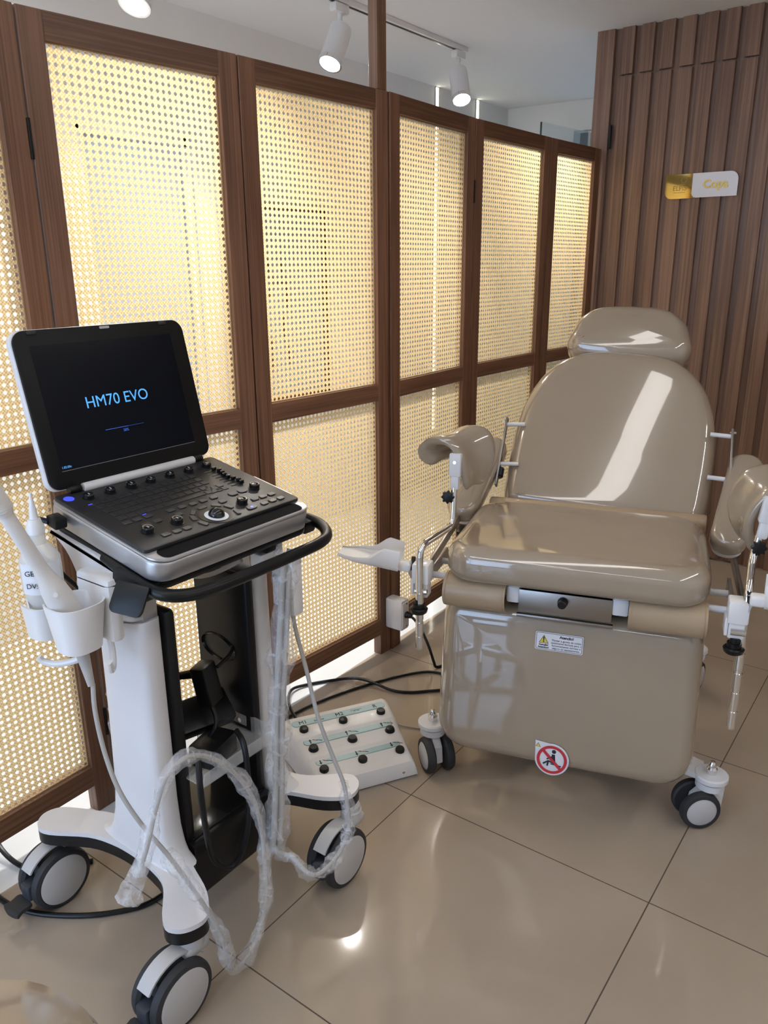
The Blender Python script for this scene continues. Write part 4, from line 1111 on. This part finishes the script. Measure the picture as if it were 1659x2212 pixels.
# local x along the rows, y towards the back (away from the user)
prof = [(-.114, .004), (-.118, .036), (-.113, .050), (-.098, .056), (-.036, .064), (-.030, .070), (-.024, .0725), (.040, .080), (.046, .086), (.052, .0885), (.120, .095), (.145, .092), (.155, .078), (.158, .004)]
vs = []; fs = []
def hw(y): return .142+.034*(y+.112)/.27
sec = [(1.0, 0), (.985, .35), (.95, .7), (.90, .92), (.83, 1.0)]
nS = []
xs = [(-1)*q for q, _ in sec]+[-.4, 0, .4]+[q for q, _ in sec[::-1]]
zs = [k for _, k in sec]+[1, 1, 1]+[k for _, k in sec[::-1]]
nx = len(xs)
for y, z in prof:
    for q, k in zip(xs, zs): vs.append((q*hw(y), y, .004+(z-.004)*(.0+k*1.0 if z > .02 else 1)))
for i in range(len(prof)-1):
    for j in range(nx-1): fs.append((i*nx+j, i*nx+j+1, (i+1)*nx+j+1, (i+1)*nx+j))
fs.append(tuple(range(nx))); L_ = (len(prof)-1)*nx; fs.append(tuple(L_+j for j in range(nx-1, -1, -1)))
fs.append(tuple([i*nx for i in range(len(prof))]+[]) ); fs.append(tuple(i*nx+nx-1 for i in range(len(prof)-1, -1, -1)))
MB().add(vs, fs).obj('housing', M['white_plastic'], FP, smooth=40)
MB().prism([(-.14, -.110), (.14, -.110), (.172, .154), (-.172, .154)], 0, .0045).obj('base_plate', M['black_rubber'], FP)
sl = math.atan(.0075/.06)
for r, (yb, ys, zs_) in enumerate(((.078, .109, .0905), (.004, .034, .076), (-.072, -.042, .059))):
    hx = hw(ys)-.030
    mx = T(0, ys, zs_+.004) @ RX(sl)
    MB().prism(rrect(-hx, hx, -.0125, .0125, .012, 6), -.003, .0006, mx).obj('label_strip', M['teal_line'], FP)
    s_ = MB().prism(rrect(-hx+.0015, hx-.0015, -.011, .011, .0105, 6), .0004, .0010, mx).obj('label_strip', M['teal'], FP)
    for c, x in enumerate((-.115, 0, .115)):
        bx_ = x*(1-.03*r)
        b = MB().lathe([(.0165, .0), (.0160, .0025), (.0125, .003), (.0125, .010), (.0105, .0135), (.0005, .0150)], T(bx_, yb, zs_-.003) @ RX(sl), 26)
        b.obj('button', M['black_plastic'], FP)
        if r == 0: text(('M1', 'M2', 'R')[c], .019, mx @ T(bx_*.94, 0, .0013), 'lettering', M['ink'], FP, bold=0, ext=.0003)
        else:
            sg = 1 if r == 1 else -1
            MB().prism([(-.0016, -.008*sg), (.0016, -.008*sg), (.0016, .002*sg), (.0042, .002*sg), (0, .009*sg), (-.0042, .002*sg), (-.0016, .002*sg)][::sg], .0009, .0014, mx @ T(bx_*.94-.006, 0, 0)).obj('arrow_mark', M['ink'], FP)
            for q, (x0, y0, x1, y1) in enumerate(((.002, .006, .009, .001), (.010, .001, .017, -.001), (.018, -.001, .026, -.006))):
                MB().cyl(mx @ Vector((bx_*.94+x0, y0, .0013)), mx @ Vector((bx_*.94+x1, y1, .0013)), .0009, n=6).obj('chair_mark', M['red'] if q == (c+(0 if r else 0)) % 3 else M['ink'], FP)
    if r == 0:
        text('Gigante', .0095, mx @ T(-.062, -.003, .0013), 'logo_lettering', M['navy_plastic'], FP, ext=.0002)
        MB().lathe([(.0026, 0), (.0026, .0004), (.0018, .0004), (.0018, 0)], mx @ T(-.066, .0065, .0011), 14, caps=False).obj('logo_mark', M['teal_line'], FP)
        text('www.gigante.com.br\nSAC  0800', .0042, mx @ T(.052, .001, .0013), 'small_lettering', M['navy_plastic'], FP, ext=.0001)
MB().cyl((.100, -.112, .022), (.100, -.1165, .022), .004, n=14).obj('screw', M['steel'], FP)

# ================================================================== cords on the floor
def cord(name, label, pts, r, m, cat='cable', plug=None):
    o = thing(name, label, cat, pts[0])
    p0 = Vector(pts[0])
    MB().tube([Vector(p)-p0 for p in pts], r, 10).obj('cord', M[m], o)
    return o, p0
# chair cord: from the white socket box down to the floor and under the chair
SB = thing('socket_box', 'white surface mounted power socket box at the foot of the wooden screen post', 'socket box', (-.484, .622, .155))
MB().bx(-.034, .036, -.022, .022, -.056, .056, bev=.006).obj('box', M['white_plastic'], SB)
MB().prism(rrect(-.018, .018, -.048, .048, .004), .0355, .0385, frame((0, 0, 0), (0, 1, 0), (0, 0, 1)), bev=.001).obj('socket_plate', M['white_plastic'], SB)
for z in (.042, -.042): MB().cyl((.0385, .004, z), (.0392, .004, z), .0025, n=10).obj('screw', M['black_plastic'], SB)
o, p0 = cord('chair_mains_cable', 'black mains cable plugged into the white socket box, running down to the floor',
     [(-.432, .622, .158), (-.405, .617, .150), (-.370, .606, .125), (-.335, .600, .075), (-.315, .600, .025), (-.306, .604, .0065), (-.285, .640, .006), (-.235, .690, .006), (-.10, .72, .006)], .0048, 'black_plastic')
MB().cyl((-.012, 0, 0), (.012, -.002, -.001), .013, .007, n=14, bev=.002).obj('plug', M['black_plastic'], o)
cord('extension_cord', 'black cord crossing the pedal cord on the floor towards the cart',
     [(-.06, .585, .006), (-.20, .575, .006), (-.300, .568, .006), (-.368, .490, .006), (-.421, .381, .0065), (-.46, .285, .006), (-.49, .185, .006), (-.504, .094, .006), (-.500, .0, .006), (-.46, -.12, .006), (-.40, -.20, .006)], .0046, 'black_plastic')
cord('pedal_cord', 'black cord looping on the floor from the white foot control to the exam chair',
     [(-.402, .008, .046), (-.415, .026, .044), (-.440, .050, .034), (-.500, .090, .024), (-.560, .140, .018), (-.600, .200, .012), (-.590, .255, .006), (-.545, .320, .006), (-.480, .365, .016), (-.415, .378, .0185), (-.340, .388, .008), (-.285, .415, .006), (-.235, .462, .006), (-.19, .50, .006), (-.10, .53, .006)], .0048, 'black_plastic')
cord('thin_grey_cord', 'thin grey cord on the floor between the foot control and the left chair caster',
     [(-.22, .235, .010), (-.185, .250, .004), (-.12, .275, .004), (-.02, .31, .004), (.06, .34, .004)], .0022, 'cable_grey')
cord('mains_cord', 'black mains cord on the floor around the left caster of the cart',
     [(-.244, -.560, .007), (-.250, -.635, .0065), (-.285, -.690, .0065), (-.340, -.742, .0065), (-.420, -.792, .0065), (-.500, -.815, .0065), (-.575, -.812, .0065), (-.66, -.79, .0065), (-.74, -.78, .0065)], .0058, 'black_plastic')
cord('corridor_cord', 'black cord passing under the leftmost screen behind the left caster',
     [(-.46, -.63, .006), (-.52, -.70, .006), (-.575, -.735, .006), (-.65, -.742, .02), (-.70, -.73, .05), (-.74, -.70, .09)], .0058, 'black_plastic')

# ================================================================== probes, bottle and cables on the cart
PR = thing('endocavity_probe', 'off white long handled ultrasound probe leaning in the cart cup, tip at the photo edge', 'ultrasound probe', (-.180, -.757, .690))
def pl(p): return Vector(p)-Vector((-.180, -.757, .690))
A0, A1 = Vector((-.180, -.744, .704)), Vector((-.186, -.846, .957))
ax = (A1-A0).normalized(); LN = (A1-A0).length
def pr_r(t):
    K = [(0, .020), (.10, .0245), (.30, .0245), (.42, .021), (.50, .0155), (.58, .0125), (.95, .0115), (1, .0112)]
    for (a, ra), (b, rb) in zip(K, K[1:]):
        if t <= b: return ra+(rb-ra)*(t-a)/(b-a)
    return .0112
MB().tube([pl(A0.lerp(A1, k/24)) for k in range(25)], pr_r, 22, smooth=0).obj('handle', M['probe'], PR, smooth=60)
hd = A1+ax*.0
MB().tube([pl(hd-ax*.004), pl(hd+ax*.012), pl(hd+ax*.040), pl(hd+ax*.055)], lambda t: (.0135, .0165, .0165, .012)[min(3, int(t*3.99))], 20, smooth=0).obj('scan_head', M['probe'], PR, smooth=60)
for k in range(5):
    q = hd+ax*(.004+k*.0045); MB().tube([pl(q), pl(q+ax*.0022)], .0172, 18, smooth=0).obj('head_rib', M['probe'], PR)
nb = A0.lerp(A1, .40)
MB().cyl(pl(nb+Vector((.0165, -.0085, 0))), pl(nb+Vector((.0215, -.0115, .001))), .0038, n=14).obj('index_nub', M['white_plastic'], PR)
MB().cyl(pl((-.172, -.757, .682)), pl((-.152, -.760, .626)), .0115, .0060, n=16).obj('strain_relief', M['cable_grey'], PR)
cab = [(-.152, -.757, .628), (-.138, -.768, .585), (-.115, -.775, .52), (-.085, -.776, .455), (-.050, -.765, .395), (-.010, -.748, .340), (.018, -.738, .300), (.050, -.722, .235), (.060, -.700, .160), (.060, -.690, .100), (.052, -.675, .052), (.045, -.645, .036), (.040, -.612, .042), (.035, -.580, .072), (.025, -.552, .115), (.005, -.532, .185), (.0, -.530, .250), (.0, -.548, .335), (.0, -.590, .415), (.0, -.640, .475), (.0, -.690, .505), (.0, -.735, .495), (.0, -.765, .445), (.0, -.790, .385), (.0, -.812, .345)]
MB().tube([pl(p) for p in cab], .0042, 10).obj('probe_cable', M['cable_grey'], PR)
random.seed(3)
MB().tube([pl(p) for p in cab[5:]], lambda t: .0125+.003*math.sin(t*41)+.002*math.sin(t*97), 9, smooth=7, jit=.16).obj('plastic_sleeve', M['wrap'], PR, smooth=60)
MB().tube([pl(p) for p in ((-.002, -.800, .362), (-.004, -.818, .335), (-.008, -.832, .305))], lambda t: .012+.012*t, 8, smooth=4, jit=.12).obj('sleeve_end', M['wrap_thin'], PR, smooth=0)

GB = thing('gel_bottle', 'translucent squeeze bottle of gel with long nozzle standing in the cart cup', 'bottle', (-.274, -.752, .6965))
MB().lathe([(.018, .0), (.023, .004), (.0235, .05), (.031, .066), (.034, .082), (.0345, .112), (.034, .138), (.026, .153), (.015, .164), (.013, .186)], I4, 28).obj('bottle_body', M['gel'], GB)
MB().lathe([(.0145, .182), (.0150, .196), (.0125, .200), (.0105, .208)], I4, 22).obj('cap', M['white_plastic'], GB)
MB().lathe([(.0075, .208), (.0062, .225), (.0035, .238), (.0022, .254)], RX(0), 16).obj('nozzle', M['white_plastic'], GB)
lab = MB(); vs = []; fs = []
n = 14
for z in (.080, .136):
    for k in range(n+1):
        a = math.radians(-95+k*9); vs.append((.0349*math.cos(a), .0349*math.sin(a), z))
for k in range(n): fs.append((k, k+1, n+2+k, n+1+k))
lab.add(vs, fs).obj('label', M['label'], GB)
lf = frame((.0352*math.cos(math.radians(-50)), .0352*math.sin(math.radians(-50)), .120), (math.sin(math.radians(50)), math.cos(math.radians(50)), 0), (0, 0, 1))
text('GEL', .013, lf @ T(-.004, 0, .0012), 'lettering', M['ink'], GB, ext=.0003)
text('DV:0', .0125, lf @ T(-.002, -.023, .0012), 'lettering', M['ink'], GB, ext=.0003)

WB = thing('wrapped_probe_cables', 'bundle of probe cables in crumpled clear plastic hanging at the right of the cart', 'cable bundle', (-.045, -.372, .73))
def wl(p): return Vector(p)-Vector((-.045, -.372, .73))
bund = [(-.050, -.362, .775), (-.046, -.380, .735), (-.044, -.392, .66), (-.042, -.405, .58), (-.040, -.418, .50), (-.036, -.432, .42), (-.028, -.446, .34), (-.018, -.462, .27), (-.014, -.474, .21), (-.010, -.486, .165)]
for dx, dy in ((.007, .005), (-.007, .010), (.002, -.010)):
    MB().tube([wl((x+dx, y+dy, z)) for x, y, z in bund], .0058, 10).obj('cable', M['cable_grey'], WB)
random.seed(11)
MB().tube([wl(p) for p in bund], lambda t: .024+.004*math.sin(t*23)+.003*math.sin(t*57), 11, smooth=6, jit=.14).obj('plastic_sleeve', M['wrap'], WB, smooth=60)
lp = [(-.004, -.492, .165), (.040, -.490, .172), (.085, -.492, .158), (.100, -.470, .150), (.102, -.418, .157), (.102, -.388, .184), (.101, -.378, .216), (.095, -.376, .26), (.085, -.374, .300), (.052, -.370, .354), (.020, -.372, .430), (-.020, -.358, .520), (-.040, -.366, .620), (-.046, -.368, .700), (-.050, -.366, .760)]
MB().tube([wl(p) for p in lp], .0044, 10).obj('loose_cable', M['cable_grey'], WB)
MB().tube([wl(p) for p in lp[:9]], lambda t: .0125+.003*math.sin(t*31), 9, smooth=9, jit=.2).obj('plastic_sleeve', M['wrap_thin'], WB, smooth=60)
MB().tube([wl(p) for p in ((-.12, -.425, .76), (-.20, -.44, .715), (-.27, -.44, .70), (-.33, -.41, .72))], .0048, 10).obj('spare_cable', M['cable_grey'], WB)
MB().bx(-.055, -.030, -.375, -.345, .64, .775, T(.045, .372, -.73), bev=.006).obj('probe_body', M['white_plastic'], WB)

# power bricks on the acrylic shelf
AD = thing('power_brick', 'large dark grey power brick leaning on the acrylic shelf of the cart', 'power adapter', (-.170, -.505, .358))
bm_ = frame((0, 0, .045), (.72, -.30, .10), (.20, .80, -.35)); 
MB().box((0, 0, 0), (.075, .150, .036), frame((-.03, 0, .062), (.75, -.2, -.55), (.2, .97, 0)), bev=.006).obj('brick', M['black_plastic'], AD)
b2 = thing('charger_block', 'black charger block lying at the front of the acrylic shelf', 'power adapter', (-.130, -.525, .357))
MB().box((0, 0, .024), (.062, .085, .046), RZ(.25), bev=.005).obj('block', M['black_plastic'], b2)
AC = thing('power_adapter', 'small black power adapter hanging by its plug between the cart columns', 'power adapter', (-.165, -.500, .505))
MB().box((0, 0, 0), (.036, .044, .088), frame((0, 0, 0), (.95, .25, .12), None, (-.12, -.1, 1)), bev=.005).obj('adapter_body', M['black_plastic'], AC)
MB().cyl((-.016, -.008, .022), (-.050, -.030, .014), .010, .008, n=14, bev=.002).obj('connector', M['black_plastic'], AC)
MB().tube([(-.050, -.030, .014), (-.075, -.045, .002), (-.098, -.058, -.01)], .0045, 8).obj('cord', M['black_plastic'], AC)
MB().tube([(.014, .018, .034), (.010, .055, .042), (.0, .078, .048)], .0040, 8).obj('cord', M['black_plastic'], AC)
MB().tube([(.006, .0, -.045), (.018, .0, -.065), (.030, -.010, -.082), (.022, -.025, -.105), (.0, -.04, -.12)], .0048, 8).obj('cord', M['black_plastic'], AC)
LC = thing('looped_cable', 'thick black cable looping down in front of the black cross box of the cart', 'cable', (-.08, -.55, .35))
MB().tube([Vector(p)-Vector((-.08, -.55, .35)) for p in ((-.085, -.500, .425), (-.048, -.515, .405), (-.034, -.525, .30), (-.036, -.540, .215), (-.046, -.560, .165), (-.056, -.582, .165), (-.064, -.604, .20), (-.060, -.618, .28), (-.060, -.622, .38), (-.085, -.600, .432))], .0062, 10).obj('cord', M['black_plastic'], LC)
PB = thing('plastic_pouch', 'clear bag of small yellow and blue items at the back of the acrylic shelf', 'pouch', (-.255, -.555, .357))
MB().pad(dense(rrect(-.025, .025, 0, .095, .012), .015), .05, .02, .004, frame((0, .025, 0), (1, 0, 0), (0, 0, 1))).obj('bag', M['wrap'], PB)
MB().cyl((-.005, 0, .03), (.003, 0, .085), .012, n=14).obj('yellow_item', M['yellow'], PB)
MB().box((.012, .002, .025), (.016, .02, .03), I4, bev=.003).obj('blue_item', mat('blue_wrapper', (.02, .12, .4), .4), PB)
AP = thing('adapter_lead', 'black right angle power plug in the left side of the ultrasound scanner', 'cable', (-.285, -.7045, .885))
MB().box((0, 0, 0), (.030, .024, .020), frame((0, 0, 0), (1, 0, -.2), (0, 1, 0)), bev=.003).obj('plug', M['black_plastic'], AP)
MB().tube([(-.01, -.010, 0), (-.030, -.022, .004), (-.045, -.026, -.012), (-.052, -.022, -.05), (-.05, .01, -.10), (-.03, .05, -.16)], .0052, 10).obj('cord', M['black_plastic'], AP)
SW_ = thing('wrapped_strap', 'strip of crumpled clear plastic hanging behind the white cart column', 'plastic wrap', (-.345, -.588, .32))
random.seed(5)
MB().tube([Vector(p) for p in ((.0, .0, .22), (-.008, .004, .12), (-.006, .004, .02), (.006, .0, -.07), (.014, -.003, -.115))], lambda t: .016+.008*math.sin(PI*t), 8, smooth=6, jit=.2).obj('film', M['wrap'], SW_, smooth=0)

# ================================================================== stool in the near left corner
ST_ = thing('round_stool', 'round beige vinyl stool seat in the near left corner of the photo', 'stool', (.215, -1.245, 0))
MB().lathe([(.02, .385), (.165, .385), (.185, .390), (.196, .405), (.198, .425), (.190, .441), (.17, .449), (.10, .455), (.001, .457)], I4, 56).obj('seat', M['vinyl'], ST_)
MB().cyl((0, 0, .10), (0, 0, .386), .022, n=20).obj('gas_column', M['chrome'], ST_)
for k in range(5):
    a = 2*PI*k/5+.3; c, s_ = math.cos(a), math.sin(a)
    MB().prism([(0, -.02), (.22, -.012), (.22, .012), (0, .02)], -.014, .014, frame((0, 0, .085), (c, s_, -.08), (-s_, c, 0)), bev=.004).obj('leg', M['chrome'], ST_)
    MB().lathe([(.010, -.010), (.024, -.009), (.025, 0), (.024, .009), (.010, .010)], frame((.215*c, .215*s_, .025), (0, 0, 1), None, (-s_, c, 0)), 20).obj('wheel', M['black_rubber'], ST_)
